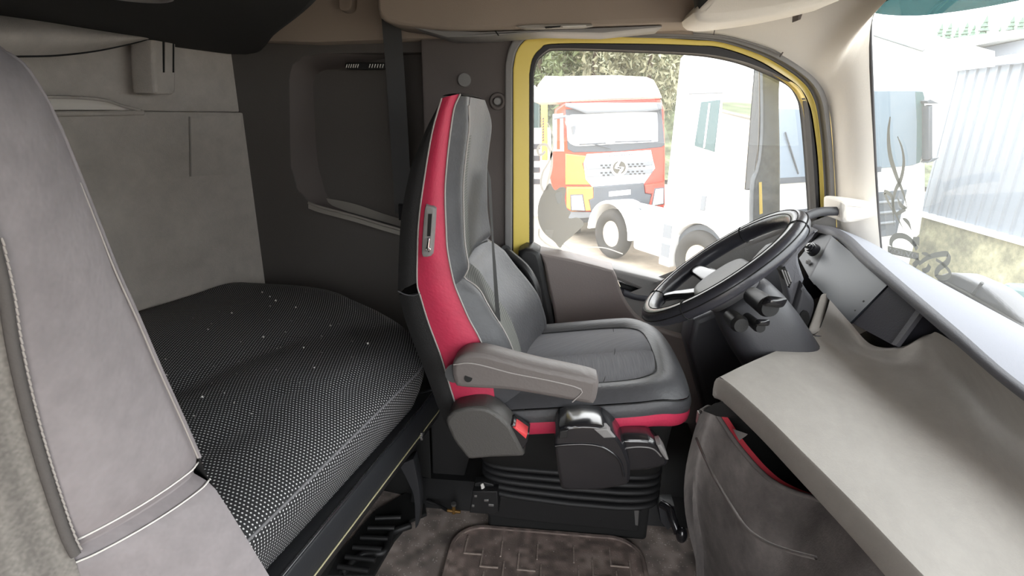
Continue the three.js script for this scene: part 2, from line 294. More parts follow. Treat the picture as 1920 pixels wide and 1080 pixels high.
{ const edge = [Wp(1672, -8), Wp(1648, 8), Wp(1634, 30), Wp(1631, 60), Wp(1634, 150), Wp(1640, 300), Wp(1647, 420), Wp(1652, 480), Wp(1660, 560)];
  add('windscreen_seal', tube(smooth(edge, 50), 0.0055, 60, 8), M.rubber, win);
  const L = Zs([[1000, 60], [1200, 62], [1300, 65], [1368, 73], [1440, 94], [1490, 121], [1528, 150], [1547, 179], [1556, 215], [1563, 300], [1568, 400], [1572, 520], [1580, 640]], -1.79);
  const R = [Zp(1000, 20, -1.74), Zp(1200, 5, -1.74), Zp(1300, -5, -1.74), Zp(1420, -15, -1.72), Zp(1550, -25, -1.7), Zp(1650, -30, -1.66), Wp(1670, -8, 0.01), Wp(1646, 8, 0.01), Wp(1631, 60, 0.01), Wp(1638, 280, 0.01), Wp(1645, 400, 0.01), Wp(1651, 470, 0.01), Wp(1660, 600, 0.01)];
  const a = new THREE.CatmullRomCurve3(L).getPoints(72), b = new THREE.CatmullRomCurve3(R).getPoints(72), rows = [];
  for (let j = 0; j <= 12; j++) { const t = j / 12; rows.push(a.map((p, i) => p.clone().lerp(b[i], t).add(V(-0.012, 0, 0.018).multiplyScalar(Math.sin(Math.PI * t))))); }
  const tr = struct('trim_1', grid(rows), M.beige, 'beige moulded pillar trim between door and windscreen');
  add('joint_line', [tube(Zs([[1340, 42], [1340, 55], [1338, 66]], -1.755), 0.0015, 8, 6), tube(Zs([[1462, 107], [1465, 102], [1468, 98]], -1.765), 0.002, 6, 6)], M.pillar, tr);
  add('rain_seal', tube(smooth(Zs([[1300, 63], [1368, 70], [1440, 91], [1466, 103]], -1.775), 20), 0.003, 24, 6), M.trimGrey, tr);
}
// passenger side, behind the viewer: the wall with its open doorway, through which the picture was taken
struct('wall_right', slabZ([V(-1.7, -0.2, 0), V(1.0, -0.2, 0), V(1.06, 0.78, 0), V(0.86, 1.55, 0), V(0.86, 1.86, 0), V(-1.7, 1.86, 0)], 0.48, 0.58, 0, [[V(-0.2, 0.02, 0), V(0.84, 0.02, 0), V(0.84, 0.95, 0), V(0.66, 1.32, 0), V(0.45, 1.42, 0), V(-0.2, 1.42, 0)]]), M.pillar);
// ---------- floor, mat ----------
const floorTex = (() => { const c = hx(0xa1948d); return texture(512, (i, j) => { const o = (j >> 1) * 256 + (i >> 1), k = 0.85 + 0.5 * (n8[o] - 0.5) + 0.3 * (n32[o] - 0.5), d = n128[(o * 3 + 91) % 65536] > 0.86 && n32[(o * 5) % 65536] > 0.55 ? 0.18 : 0; return c.map((x) => x * k + d); }, 0.7, true); })();
M.floor = mat(0xffffff, { roughness: 0.9, grain: T.grain, gs: 0.0006 }); M.floor.map = floorTex;
const crumbTex = (() => { const r = rng(5), s = new Float32Array(512 * 512); for (let k = 0; k < 2600; k++) { const x = Math.floor(r() * 512), y = Math.floor(r() * 512), b = r() ** 3, w = r() < 0.15 ? 2 : 1; for (let a = 0; a < w; a++) for (let e = 0; e < w; e++) s[((y + e) % 512) * 512 + (x + a) % 512] = b; }
  const c = hx(0x7d6f69), dustVeil = hx(0xb3a49a); return texture(512, (i, j) => { const o = (j >> 1) * 256 + (i >> 1), d = Math.max(0, n8[o] * 0.7 + n32[o] * 0.4 - 0.55) * 1.3; return c.map((x, q) => x * (0.8 + 0.4 * n32[o]) * (1 - d) + dustVeil[q] * d + s[j * 512 + i] * 0.45); }, 0.55, true); })();
M.mat = mat(0xffffff, { roughness: 0.8, grain: T.grain, gs: 0.0008 }); M.mat.map = crumbTex;
struct('floor', box(-1.6, 1.1, -0.12, 0, -1.97, 0.55, 0), M.floor, 'brown dusty cab floor lining');
const tunnel = struct('trim_2', [slabX(Ys([[790, 968], [800, 962]], 0).length ? [V(0, 0, -1.97), V(0, 0.1, -1.97), V(0, 0.1, -1.42), V(0, 0.085, -1.36), V(0, 0, -1.33)] : [], -0.42, 0.5, 0.004)], M.black, 'black raised seat platform along the floor');
const fm = thing('floor_mat', 'dark dirty rubber floor mat with brick-like ribs between the seats', 'floor mat');
const rr = (x0, x1, z0, z1, r, n = 8) => { const o = []; for (const [cx, cz, a0] of [[x1 - r, z1 - r, 0], [x0 + r, z1 - r, 1], [x0 + r, z0 + r, 2], [x1 - r, z0 + r, 3]]) for (let k = 0; k <= n; k++) { const a = (a0 + k / n) * Math.PI / 2; o.push(V(cx + r * Math.cos(a), 0, cz + r * Math.sin(a))); } return o; };
const MX0 = -0.265, MX1 = 0.275, MZ0 = -1.262, MZ1 = -0.45;
add('mat_sheet', slabY(rr(MX0, MX1, MZ0, MZ1, 0.09), 0.0, 0.008, 0.002), M.mat, fm);
add('mat_rim', [slabY(rr(MX0, MX1, MZ0, MZ1, 0.09), 0.006, 0.016, 0.003, [rr(MX0 + 0.008, MX1 - 0.008, MZ0 + 0.008, MZ1 - 0.008, 0.083)])], M.mat, fm);
{ const r = rng(21), long = box(-0.0022, 0.0022, 0.007, 0.0115, -0.032, 0.032, 0.001), short = box(-0.024, 0.024, 0.007, 0.0115, -0.0022, 0.0022, 0.001);
  const gl = clean(long), gs = clean(short);
  M.rib = mat(0x9a8c84, { roughness: 0.8, blot: 0.3, size: 0.2 });
  for (let j = 0; j < 9; j++) for (let i = 0; i < 10; i++) {
    const x = MX0 + 0.045 + i * 0.05 + (j % 2) * 0.012, z = MZ0 + 0.075 + j * 0.08 + (i % 2) * 0.04;
    if (x > MX1 - 0.03 || z > MZ1 - 0.06 || r() < 0.25) continue;
    const a = new THREE.Mesh(gl, M.rib); a.name = 'rib'; a.position.set(x, 0, z); a.castShadow = a.receiveShadow = true; fm.add(a);
    if (r() < 0.55) { const b = new THREE.Mesh(gs, M.rib); b.name = 'cross_rib'; b.position.set(x + 0.024, 0, z + 0.03); b.castShadow = b.receiveShadow = true; fm.add(b); }
  } }
// dark sill between bunk and floor, cables and brackets under the bunk
const ub = thing('underbunk_tray', 'black ribbed plastic tray lying under the bunk rail', 'tray');
add('tray_floor', slabY(Ys([[600, 1079], [700, 960], [790, 905], [800, 962], [770, 975], [740, 1010], [700, 1079]], 0.012), 0.0, 0.012, 0.002), M.deep, ub);
for (let k = 0; k < 6; k++) { const a = Yp(704 - k * 14, 972 + k * 18, 0.03), b = Yp(752 - k * 12, 970 + k * 20, 0.03); add('rib', rod(a, b, 0.007), M.black, ub); }
add('hose', tube(Ys([[640, 1075], [680, 1040], [720, 1035], [735, 1000], [770, 985]], 0.02), 0.01, 30, 8), M.black, ub);

// ---------- bunk ----------
const frontX = (z) => { if (z > -1.2) return -0.333 - 0.194 * (z + 1.2); const t = -1.2 - z; return -0.333 - Math.min(0.4, 1.75 * t * t); };
const fabricTex = texture(128, (i, j) => { const u = i / 128 * 4, v = j / 128 * 4, row = Math.floor(v), x = (u + (row % 2) * 0.5) % 1 - 0.5, y = v % 1 - 0.5, d = Math.hypot(x * 1.0, y * 1.25), k = d < 0.2 ? 1 : d < 0.3 ? (0.3 - d) / 0.1 : 0; return [0.16 + 0.72 * k, 0.16 + 0.72 * k, 0.165 + 0.72 * k]; }, 0.0272, true);
const fabricBump = texture(128, (i, j) => { const u = i / 128 * 4, v = j / 128 * 4, row = Math.floor(v), x = (u + (row % 2) * 0.5) % 1 - 0.5, y = v % 1 - 0.5; return Math.max(0, 1 - Math.hypot(x, y) * 2.2); }, 0.0272);
M.mattress = mat(0xffffff, { roughness: 0.85 }); M.mattress.map = fabricTex; M.mattress.bumpMap = fabricBump; M.mattress.bumpScale = 0.0006;
const mt = thing('mattress', 'thick bunk mattress in black fabric woven with pale dots', 'mattress');
{ const rows = [], zs = []; for (let z = -1.79; z <= 0.4; z += 0.03) zs.push(z);
  const sag = (x, z) => 0.012 * Math.sin(z * 6 + x * 4) * Math.sin(x * 5 + 1) - [[-0.6, -0.75, -0.56, -0.95], [-0.53, -0.82, -0.45, -1.0], [-0.8, -0.9, -0.7, -1.2]].reduce((q, [ax, az, bx2, bz]) => { const t = Math.max(0, Math.min(1, ((x - ax) * (bx2 - ax) + (z - az) * (bz - az)) / ((bx2 - ax) ** 2 + (bz - az) ** 2))), d = Math.hypot(x - ax - t * (bx2 - ax), z - az - t * (bz - az)); return q + 0.009 * Math.exp(-((d / 0.03) ** 2)); }, 0);
  for (const z of zs) {
    const e = Math.max(0, (-1.6 - z) / 0.19), top = 0.598 - 0.0 - 0.05 * e * e, fx = frontX(z), bx = rearLine(z) + 0.002, row = [];
    const w = fx - bx; row.push(V(bx, 0.44, z), V(bx, top - 0.03, z));
    for (let k = 0; k <= 22; k++) { const x = bx + 0.01 + (w - 0.115) * k / 22; row.push(V(x, top + sag(x, z) * (1 - e) - 0.012 * (k / 22) ** 4, z)); }
    for (const [dx, dy] of [[0.085, -0.016], [0.06, -0.023], [0.038, -0.032], [0.02, -0.042], [0.009, -0.052], [0.003, -0.062], [0, -0.075], [0.003, -0.1], [0.012, -0.13], [0.022, -0.155], [0.028, -0.172]]) row.push(V(fx - dx, Math.max(top + dy, 0.415), z));
    row.push(V(fx - 0.05, 0.412, z)); rows.push(row);
  }
  add('mattress_cover', grid(rows, true), M.mattress, mt);
  const end = rows[0]; add('end_panel', grid([end, end.map((p) => V(p.x, 0.41, p.z))]), M.mattress, mt);
  const seam = zs.filter((z) => z > -1.6).map((z) => V(frontX(z) - 0.002 + 0.0035, 0.598 - 0.124, z));
  const seamTop = zs.filter((z) => z > -1.55).map((z) => V(frontX(z) - 0.004, 0.598 - 0.061, z));
  M.seam = mat(0x77777a, { roughness: 0.9 });
  add('seam', tube(seamTop, 0.003, 120, 6), M.seam, mt);
}
{ // crumbs lying on the cover
  const r = rng(77), gs = []; for (let k = 0; k < 90; k++) { const z = -1.6 + r() * 0.95, x = -1.05 + r() * 0.6, s = 0.0012 + r() ** 3 * 0.003; if (x > frontX(z) - 0.12) continue; const g = new THREE.TetrahedronGeometry(s); g.rotateY(r() * 6); g.rotateX(r() * 6); g.translate(x, 0.6045, z); gs.push(g); }
  const c = add('lint_crumbs', gs, M.whiteThread); c.userData = { kind: 'stuff', label: 'white lint crumbs scattered on the bunk mattress', category: 'lint' };
}
const br = thing('bed_platform', 'black metal bunk frame with a thin yellowish cord along its front rail', 'bed frame');
{ const zs = []; for (let z = -1.3; z <= 0.4; z += 0.05) zs.push(z); const fx = (z) => -0.33 - 0.168 * (z + 1.302);
  const P = (dx, y) => zs.map((z) => V(fx(z) + dx, y, z));
  const rail = zs.map((z) => [V(fx(z) - 0.06, 0.405, z), V(fx(z), 0.425, z), V(fx(z) + 0.012, 0.42, z), V(fx(z) + 0.018, 0.37, z), V(fx(z) + 0.012, 0.34, z), V(fx(z) - 0.05, 0.33, z), V(fx(z) - 0.06, 0.405, z)]);
  M.railGloss = mat(0x2d2e31, { roughness: 0.15, clearcoat: 1, clearcoatRoughness: 0.1 }); M.railBlack = mat(0x2d2e31, { roughness: 0.4, grain: T.grain, gs: 0.0002 });
  add('front_rail', grid(rail, true), M.railBlack, br);
  add('rail_end', slabZ([V(fx(-1.3) - 0.06, 0.405, 0), V(fx(-1.3), 0.428, 0), V(fx(-1.3) + 0.014, 0.42, 0), V(fx(-1.3) + 0.019, 0.37, 0), V(fx(-1.3) + 0.012, 0.34, 0), V(fx(-1.3) - 0.05, 0.33, 0)], -1.312, -1.3, 0.002), M.railBlack, br);
  add('rail_edge', tube(P(0.006, 0.4245), 0.004, 50, 10), M.railGloss, br);
  add('lower_strip', tube(P(0.0195, 0.368), 0.0018, 50, 6), mat(0xb6b08e, { roughness: 0.4 }), br);
  const hk = V(fx(-1.17) + 0.022, 0.366, -1.17); add('catch', [box(hk.x - 0.003, hk.x + 0.003, hk.y - 0.012, hk.y + 0.01, hk.z - 0.004, hk.z + 0.004, 0.001), box(hk.x - 0.003, hk.x + 0.004, hk.y - 0.002, hk.y + 0.002, hk.z - 0.014, hk.z + 0.012, 0.001)], M.steel, br);
  add('bed_base', box(-1.3, -0.46, 0.36, 0.41, -1.72, 0.4, 0.005), M.deep, br);
  const f = smooth([Zp(748, 872, -1.2), Zp(765, 905, -1.2), Zp(776, 935, -1.2), Zp(779, 992, -1.2)], 16), b2 = smooth([Zp(775, 860, -1.2), Zp(785, 910, -1.2), Zp(788, 950, -1.2), Zp(784, 985, -1.2)], 16);
  add('support_bracket', slabZ([...f, ...b2.reverse()], -1.24, -1.2, 0.002), M.railBlack, br);
}
// dark box side behind the bracket
const lk = thing('underbunk_locker', 'black plastic locker side standing below the bunk', 'locker');
add('locker_wall', patch([V(-0.36, 0, -1.36), V(-0.36, 0.33, -1.36)], [V(-1.1, 0, -1.5), V(-1.1, 0.33, -1.5)], { sharp: true, nu: 2, nv: 2 }), M.deep, lk);
add('locker_front', box(-0.62, -0.56, 0.0, 0.33, -1.34, 0.35, 0.01), M.deep, lk);
add('kick_panel', slabZ([V(-0.36, 0.0, 0), V(-0.28, 0.0, 0), V(-0.2, 0.34, 0), V(-0.36, 0.34, 0)], -1.42, -1.38, 0.004), M.black, lk);
// ---------- driver's seat ----------
const stripeTex = (a, b, size, period) => { const ca = hx(a), cb = hx(b); return texture(128, (i, j) => { const k = 0.5 + 0.5 * Math.sin(j / 128 * Math.PI * 2 * period), q = 0.9 + 0.2 * n64[(j * 2) % 256 * 256 + (i * 2) % 256]; return ca.map((x, m) => (x * (1 - k) + cb[m] * k) * q); }, size, true); };
M.leather = mat(0x414144, { roughness: 0.5, grain: T.leather, gs: 0.0006, blot: 0.08, size: 0.4 });
M.red = mat(0xbc3150, { roughness: 0.55, grain: T.leather, gs: 0.0005, blot: 0.07, size: 0.4 });
M.seatBlack = mat(0x1d1d1e, { roughness: 0.75, grain: T.grain, gs: 0.0005 });
M.stripe = mat(0xffffff, { roughness: 0.8 }); M.stripe.map = stripeTex(0x4f504d, 0x6c6d68, 0.05, 8);
M.stripeSeat = mat(0xffffff, { roughness: 0.8 }); M.stripeSeat.map = stripeTex(0x56565a, 0x66666a, 0.05, 7);
M.paleThread = mat(0x9b9591, { roughness: 0.9 });
M.piping = mat(0x9d9895, { roughness: 0.6 });
const ds = thing('driver_seat', 'grey and red leather driver seat with high integrated headrest', 'seat');
const NZ = -1.06, FZ = -1.54;
{
  const rearE = Zs([[829, 184], [811, 249], [796, 338], [787, 406], [784, 456], [783, 529], [789, 554], [805, 606], [829, 671], [848, 735], [870, 800]], NZ);
  const redE = Zs([[863, 176], [851, 204], [842, 264], [836, 323], [834, 367], [836, 427], [839, 471], [850, 526], [861, 556], [879, 597], [897, 630], [910, 662], [924, 720], [932, 790]], NZ);
  const RE = smooth(rearE, 60), SE = smooth(redE, 60);
  // profile of the seat side by height: x at the rear edge, at the red panel's front edge
  const byY = (c, y) => { for (let i = 0; i + 1 < c.length; i++) if ((c[i].y - y) * (c[i + 1].y - y) <= 0) { const t = (c[i].y - y) / (c[i].y - c[i + 1].y || 1); return c[i].x + (c[i + 1].x - c[i].x) * t; } return y > c[0].y ? c[0].x : c[c.length - 1].x; };
  const ridge = (y) => y > 0.83 ? 0.026 - 0.016 * Math.max(0, (y - 1.12) / 0.075) ** 2 : 0.03 + 0.03 * Math.min(1, (0.83 - y) / 0.25);   // how far the bolster stands out
  const ys = []; for (let k = 0; k <= 46; k++) ys.push(1.192 - (1.192 - 0.47) * k / 46);
  const pin = (y) => 1 - 0.75 * Math.exp(-(((y - 0.815) / 0.014) ** 2));   // pinch seam between the upper and lower back
  const top = (y) => Math.max(0, (y - 1.13) / 0.062);
  const far = (y) => Math.max(0, Math.min(1, (0.85 - y) / 0.2)) * 0.045;   // the door-side bolster reaches further forward low down
  const crown = (y, s) => 1 - 0.10 * top(y) ** 2;   // the head end narrows
  const zAt = (s, y) => { const f = FZ + 0.2 * Math.min(1, Math.max(0, (y - 1.1) / 0.095)) ** 2.4; return NZ + (f - NZ) * s; };
  const bolster = (y, s, f) => V(byY(SE, y) + (ridge(y) + (f ? far(y) : 0)) * pin(y) * Math.sin(Math.min(1, s * 1.0) * Math.PI * 0.62) , y, zAt(f ? 1 - s * 0.125 : s * 0.125, y));
  const front = (y) => byY(SE, y);
  const nearB = ys.map((y) => Array.from({ length: 9 }, (_, i) => bolster(y, i / 8, false)));
  const farB = ys.map((y) => Array.from({ length: 9 }, (_, i) => bolster(y, i / 8, true)));
  const centre = (y, s) => { const a = bolster(y, 1, false), b = bolster(y, 1, true), q = a.clone().lerp(b, s); q.x -= (y > 0.83 ? 0.016 : 0.028) * Math.sin(Math.PI * s) ** 0.6 * (1 - Math.min(1, top(y))); return q; };
  const strip = (s0, s1, y0, y1, lift = 0) => ys.filter((y) => y <= y0 && y >= y1).map((y) => Array.from({ length: 7 }, (_, i) => centre(y, s0 + (s1 - s0) * i / 6).add(V(lift, 0, 0))));
  add('side_panel', patch(rearE, redE, { nu: 50, nv: 8, bulge: V(0, 0, 0.008) }), M.red, ds).userData.label = 'red leather side panel';
  add('upper_bolster', grid(nearB.filter((r) => r[0].y > 0.812), true), M.leather, ds);
  add('lower_bolster', grid(nearB.filter((r) => r[0].y < 0.83), true), M.leather, ds);
  add('door_side_bolster', grid(farB), M.leather, ds);
  add('centre_edge', grid(strip(0, 0.1, 1.2, 0.46), true), M.leather, ds);
  add('centre_insert', grid(strip(0.1, 0.42, 1.13, 0.46), true), M.stripe, ds).userData.label = 'ribbed fabric insert';
  add('head_pad', grid(strip(0.1, 0.42, 1.2, 1.11, 0.001), true), M.leather, ds);
  add('centre_panel', grid(strip(0.42, 1.0, 1.2, 0.46), true), M.leather, ds);
  // top of the head end and far flank
  const yT = ys[0], tr = []; for (let j = 0; j <= 8; j++) { const s = j / 8; tr.push(Array.from({ length: 13 }, (_, i) => { const z = zAt(i / 12, yT), xr = byY(RE, yT), xf = front(yT) + ridge(yT) * 0.93; return V(xr + (xf - xr) * s, yT + 0.014 * Math.sin(Math.PI * (0.15 + 0.7 * s)) * Math.sin(Math.PI * (0.2 + 0.6 * i / 12)) - 0.004, z); })); }
  add('crown', grid(tr), M.leather, ds);
  add('far_flank', grid(ys.map((y) => [V(byY(RE, y), y, zAt(1, y)), V(byY(SE, y), y, zAt(1, y))])), M.leather, ds);
  // black rear cover
  const coverPx = [[828, 186], [800, 240], [783, 282], [770, 315], [758, 370], [752, 410], [748, 470], [746, 545]];
  const cov = Zs(coverPx, NZ - 0.015), upper = smooth(rearE.slice(0, 6), 24), covU = smooth(cov, 24);
  add('rear_cover', [patch(upper, covU, { nu: 24, nv: 5, bulge: V(0, 0, 0.006) }), grid([covU, covU.map((p) => V(p.x, p.y, FZ + 0.01))]), patch([...upper].map((p) => V(p.x, p.y, FZ)), covU.map((p) => V(p.x, p.y, FZ + 0.01)), { nu: 24, nv: 2 }), grid([[upper[24], covU[24]], [V(upper[24].x, upper[24].y, FZ), V(covU[24].x, covU[24].y, FZ + 0.01)]])], M.seatBlack, ds);
  const lowPx = [[748, 552], [760, 600], [778, 650], [800, 705], [822, 765], [838, 800]], low = smooth(Zs(lowPx, NZ - 0.02), 24), lowE = smooth(Zs([[787, 548], [805, 606], [829, 671], [848, 735], [868, 790]], NZ - 0.002), 24);
  add('back_shell', [patch(lowE, low, { nu: 24, nv: 4, bulge: V(0, 0, 0.008) }), grid([low, low.map((p) => V(p.x, p.y, FZ + 0.02))]), patch(lowE.map((p) => V(p.x, p.y, FZ)), low.map((p) => V(p.x, p.y, FZ)), { nu: 24, nv: 2 }), grid([[lowE[0], low[0]], [V(lowE[0].x, lowE[0].y, FZ), V(low[0].x, low[0].y, FZ)]])], M.seatBlack, ds);
  add('cover_hem', tube(Zs([[746, 546], [760, 552], [775, 554], [788, 550]], NZ + 0.004), 0.0016, 16, 6), M.leather, ds);
  // piping
  add('rear_piping', tube(smooth(rearE, 60).map((p) => p.clone().add(V(0, 0, 0.004))), 0.0018, 80, 6), M.piping, ds);
  add('front_piping', tube(SE.filter((p) => p.y > 0.6).map((p) => p.clone().add(V(0.001, 0, 0.003))), 0.0018, 80, 6), M.piping, ds);
  add('bolster_piping', tube(ys.filter((y) => y > 0.6 && y < 1.19).map((y) => bolster(y, 1, false).add(V(0.003, 0, 0.002))), 0.0016, 60, 6), M.piping, ds);
  add('back_seam', tube(Array.from({ length: 12 }, (_, i) => centre(0.815, 0.35 + 0.65 * i / 11).add(V(0.002, 0, 0))), 0.0025, 20, 6), M.seatBlack, ds);
  // recline handle in the red panel
  const hpx = [[797, 390], [806, 385], [816, 387], [818, 395], [813, 470], [808, 480], [797, 481], [791, 472]];
  add('handle_bezel', slabZ(smooth(Zs(hpx, NZ + 0.01), 30, true), NZ - 0.004, NZ + 0.016, 0.006), M.trimGrey, ds);
  add('handle_slot', slabZ(Zs([[803, 401], [810, 401], [807, 443], [801, 443]], NZ + 0.017), NZ + 0.008, NZ + 0.0185, 0.001), M.deep, ds);
  add('handle_lever', [slabZ(Zs([[803, 446], [807, 446], [805, 470], [800, 470]], NZ + 0.018), NZ + 0.01, NZ + 0.024, 0.002), new THREE.TorusGeometry(0.004, 0.0015, 8, 14).translate(...Zp(803, 468, NZ + 0.022).toArray())], M.chrome, ds);
}
{ // armrest
  const ar = new THREE.Group(); ar.name = 'armrest'; ds.add(ar);
  const px = [[846, 690], [852, 676], [868, 664], [890, 661], [915, 664], [1000, 686], [1085, 704], [1120, 714], [1123, 724], [1117, 754], [1108, 760], [1072, 754], [960, 735], [862, 728], [850, 716]];
  add('armrest_pad', slabZ([...smooth(Zs(px, -0.995), 60, true)], -1.055, -0.995, 0.012, [], 4), mat(0x6a6462, { roughness: 0.5, grain: T.leather, gs: 0.0004 }), ar);
  add('armrest_groove', tube(Zs([[850, 684], [880, 681], [960, 700], [1040, 716], [1082, 727], [1092, 733], [1073, 754]], -0.994), 0.0014, 40, 6), M.piping, ar);
  add('pivot_hole', rod(Zp(878, 709, -1.0), Zp(878, 709, -0.9935), 0.0085, 0.0085, 20), M.deep, ar);
  add('armrest_hinge', rod(Zp(852, 700, -1.06), Zp(852, 700, -1.01), 0.02, 0.02, 18), M.black, ar);
}
{ // seat cushion: edge line in plan, bands below it, soft top
  const plan = [[-0.17, -1.06], [-0.05, -1.058], [0.1, -1.056], [0.22, -1.06], [0.285, -1.085], [0.318, -1.14], [0.328, -1.3], [0.318, -1.46], [0.285, -1.515], [0.22, -1.54], [0.1, -1.544], [-0.17, -1.54]];
  const edgeY = (x) => 0.513 + 0.055 * Math.max(0, Math.min(1, (x + 0.15) / 0.38)) - 0.02 * Math.max(0, (x - 0.25) / 0.08);
  const E = smooth(plan.map(([x, z]) => V(x, 0, z)), 90), C = V(0.05, 0, -1.3);
  const line = (grow, dy, lim) => E.map((p) => { const d = p.clone().sub(C); const k = grow / d.length(); return V(p.x + d.x * k, edgeY(p.x) + dy, p.z + d.z * k); });
  const A = line(0, 0), B = line(0.006, -0.03), D = line(-0.004, -0.066), F = line(-0.04, -0.085);
  add('cushion_side', grid([A, line(0.005, -0.008), line(0.008, -0.018), B]), M.leather, ds);
  add('cushion_red_band', grid([B, line(0.007, -0.042), line(0.004, -0.056), D]), M.red, ds).userData.label = 'red leather band below the seat cushion';
  add('cushion_base', grid([D, F]), M.black, ds);
  const inZ = (p) => V(p.x > 0 ? p.x * 0.78 : p.x, 0, -1.3 + (p.z + 1.3) * 0.68);
  const inner = E.map((p) => { const q = inZ(p); q.y = edgeY(q.x) + 0.012; return q; });
  const roll = []; for (let j = 0; j <= 8; j++) { const t = j / 8; roll.push(A.map((p, i) => { const q = p.clone().lerp(inner[i], t); q.y += 0.026 * Math.sin(Math.PI * (0.08 + 0.86 * t)) ** 0.8 - 0.005; return q; })); }
  add('cushion_roll', grid(roll, true), M.leather, ds);
  const last = roll[8], rows = []; for (let j = 0; j <= 10; j++) { const t = j / 10; rows.push(last.map((p) => V(p.x, p.y + 0.012 * Math.sin(Math.PI * t * 0.5) - 0.012 * t, p.z + (-1.3 - p.z) * t))); }
  add('cushion_insert', grid(rows, true), M.stripeSeat, ds).userData.label = 'ribbed grey fabric seat insert';
  add('edge_piping', tube(A.filter((p, i) => i % 2 === 0).map((p) => p.clone().add(V(0, 0.001, 0.002))), 0.0014, 90, 6), M.seatBlack, ds);
  const seamAt = (pts) => pts.map(([x, z]) => V(x, edgeY(x) + 0.014, z));
  add('insert_seam', [tube(last.map((p) => p.clone().add(V(0, 0.002, 0))).filter((_, i) => i % 2 === 0), 0.0013, 80, 6), tube(seamAt([[0.12, -1.14], [0.16, -1.3], [0.17, -1.46]]), 0.0012, 20, 6)], M.seatBlack, ds);
  add('care_tag', box(0.33, 0.333, 0.5, 0.53, -1.1, -1.085, 0.001), M.whiteThread, ds);
}
{ // housings beside the cushion
  const hz = -0.995;
  const hp = [[836, 792], [842, 779], [856, 770], [885, 764], [911, 766], [935, 779], [956, 799], [972, 828], [983, 851], [978, 857], [920, 859], [880, 862], [868, 850], [850, 826]];
  const b1 = new THREE.Group(); b1.name = 'buckle_housing'; ds.add(b1);
  add('housing_shell', slabZ(smooth(Zs(hp, hz), 60, true, 0.35), -1.06, hz, 0.008, [], 4), mat(0x4b4947, { roughness: 0.5, grain: T.grain, gs: 0.0003 }), b1);
  const bk = Zs([[952, 800], [962, 796], [992, 815], [990, 828], [976, 850]], -1.0);
  add('buckle', slabZ(bk, -1.045, -1.0, 0.003), M.glossBlack, b1);
  add('release_button', slabZ(Zs([[962, 801], [967, 799], [989, 814], [986, 822]], -0.998), -1.03, -0.995, 0.003), mat(0xe2454a, { roughness: 0.4 }), b1).userData.label = 'red release button';
  const pz = -0.965;
  const pp = [[1040, 818], [1046, 806], [1060, 800], [1093, 797], [1128, 800], [1148, 812], [1163, 828], [1174, 848], [1182, 872], [1181, 902], [1172, 911], [1119, 920], [1060, 920], [1052, 915], [1046, 886], [1040, 845]];
  const b2 = new THREE.Group(); b2.name = 'control_pod'; ds.add(b2);
  add('pod_shell', slabZ(smooth(Zs(pp, pz), 70, true, 0.35), -1.05, pz, 0.007, [], 4), M.glossBlack, b2);
  const arc = (off) => smooth(Zs([[1041, 826 + off], [1058, 824 + off], [1095, 823 + off], [1125, 827 + off], [1148, 842 + off * 0.8], [1163, 866], [1170, 893]], pz + 0.0005), 40);
  add('pod_ridge', tube(arc(10), 0.0028, 40, 8), M.glossBlack, b2);
  const tp = (u, v) => Zp(u, v, pz - 0.004);
  add('rocker_switch', slabZ(Zs([[1050, 808], [1066, 805], [1064, 820], [1048, 822]], pz + 0.004), pz - 0.012, pz + 0.006, 0.002), M.black, b2);
  add('adjust_dial', slabZ(Zs([[1114, 806], [1138, 804], [1154, 821], [1132, 822]], pz + 0.004), pz - 0.02, pz + 0.004, 0.003), M.trimGrey, b2);
  const p3 = [[1164, 830], [1175, 824], [1215, 825], [1232, 834], [1246, 850], [1253, 866], [1248, 874], [1215, 882], [1180, 884], [1166, 870]];
  const b3 = new THREE.Group(); b3.name = 'height_lever'; ds.add(b3);
  add('lever_shell', slabZ(smooth(Zs(p3, -1.0), 50, true, 0.35), -1.06, -1.0, 0.007, [], 4), M.glossBlack, b3);
  add('lever_cap', slabZ(Zs([[1231, 834], [1239, 832], [1248, 846], [1254, 862], [1248, 862], [1238, 848]], -0.996), -1.03, -0.994, 0.004), M.trimGrey, b3);
  add('lever_groove', tube(Zs([[1166, 841], [1200, 838], [1225, 842], [1240, 856]], -0.9995), 0.0015, 20, 6), M.trimGrey, b3);
  // skirt, bellows, rails
  add('seat_skirt', loft([0.47, 0.42, 0.33, 0.265].map((y, k) => superring((a, b) => V(0.055 + a * (0.26 - 0.004 * k), y, -1.33 + b * (0.2 - 0.024 * k)), 48, 6))), M.deep, ds);
  M.bellows = mat(0x18181a, { roughness: 0.6 });
  for (let k = 0; k < 5; k++) { const y0 = 0.262 - k * 0.02; add('bellows_fold', loft([0, 0.25, 0.5, 0.75, 1].map((t) => superring((a, b) => { const w = 0.006 * Math.sin(Math.PI * t), x = 0.06 + a * (0.24 + w * 1.4), sag = 0.012 * k * Math.sin((a + 1) * 1.2); return V(x, y0 - 0.02 * t - sag * 0.4 + 0.006, -1.33 + b * (0.125 + w * 1.4)); }, 40, 6))), M.bellows, ds); }
  add('base_frame', box(-0.17, 0.29, 0.0, 0.17, -1.46, -1.265, 0.012), M.deep, ds);
  const rail = Zs([[925, 930], [1100, 947], [1203, 958], [1196, 998], [1060, 985], [915, 968]], -1.24);
  add('slide_rail', slabZ(rail, -1.27, -1.24, 0.004), M.black, ds);
  add('rail_end_plate', slabZ(Zs([[1189, 956], [1198, 957], [1196, 985], [1191, 984]], -1.238), -1.242, -1.236, 0.001), M.steel, ds);
  for (const [u, v] of [[968, 961], [1126, 974]]) add('rail_hole', rod(Zp(u, v, -1.242), Zp(u, v, -1.2385), 0.0035), M.deep, ds);
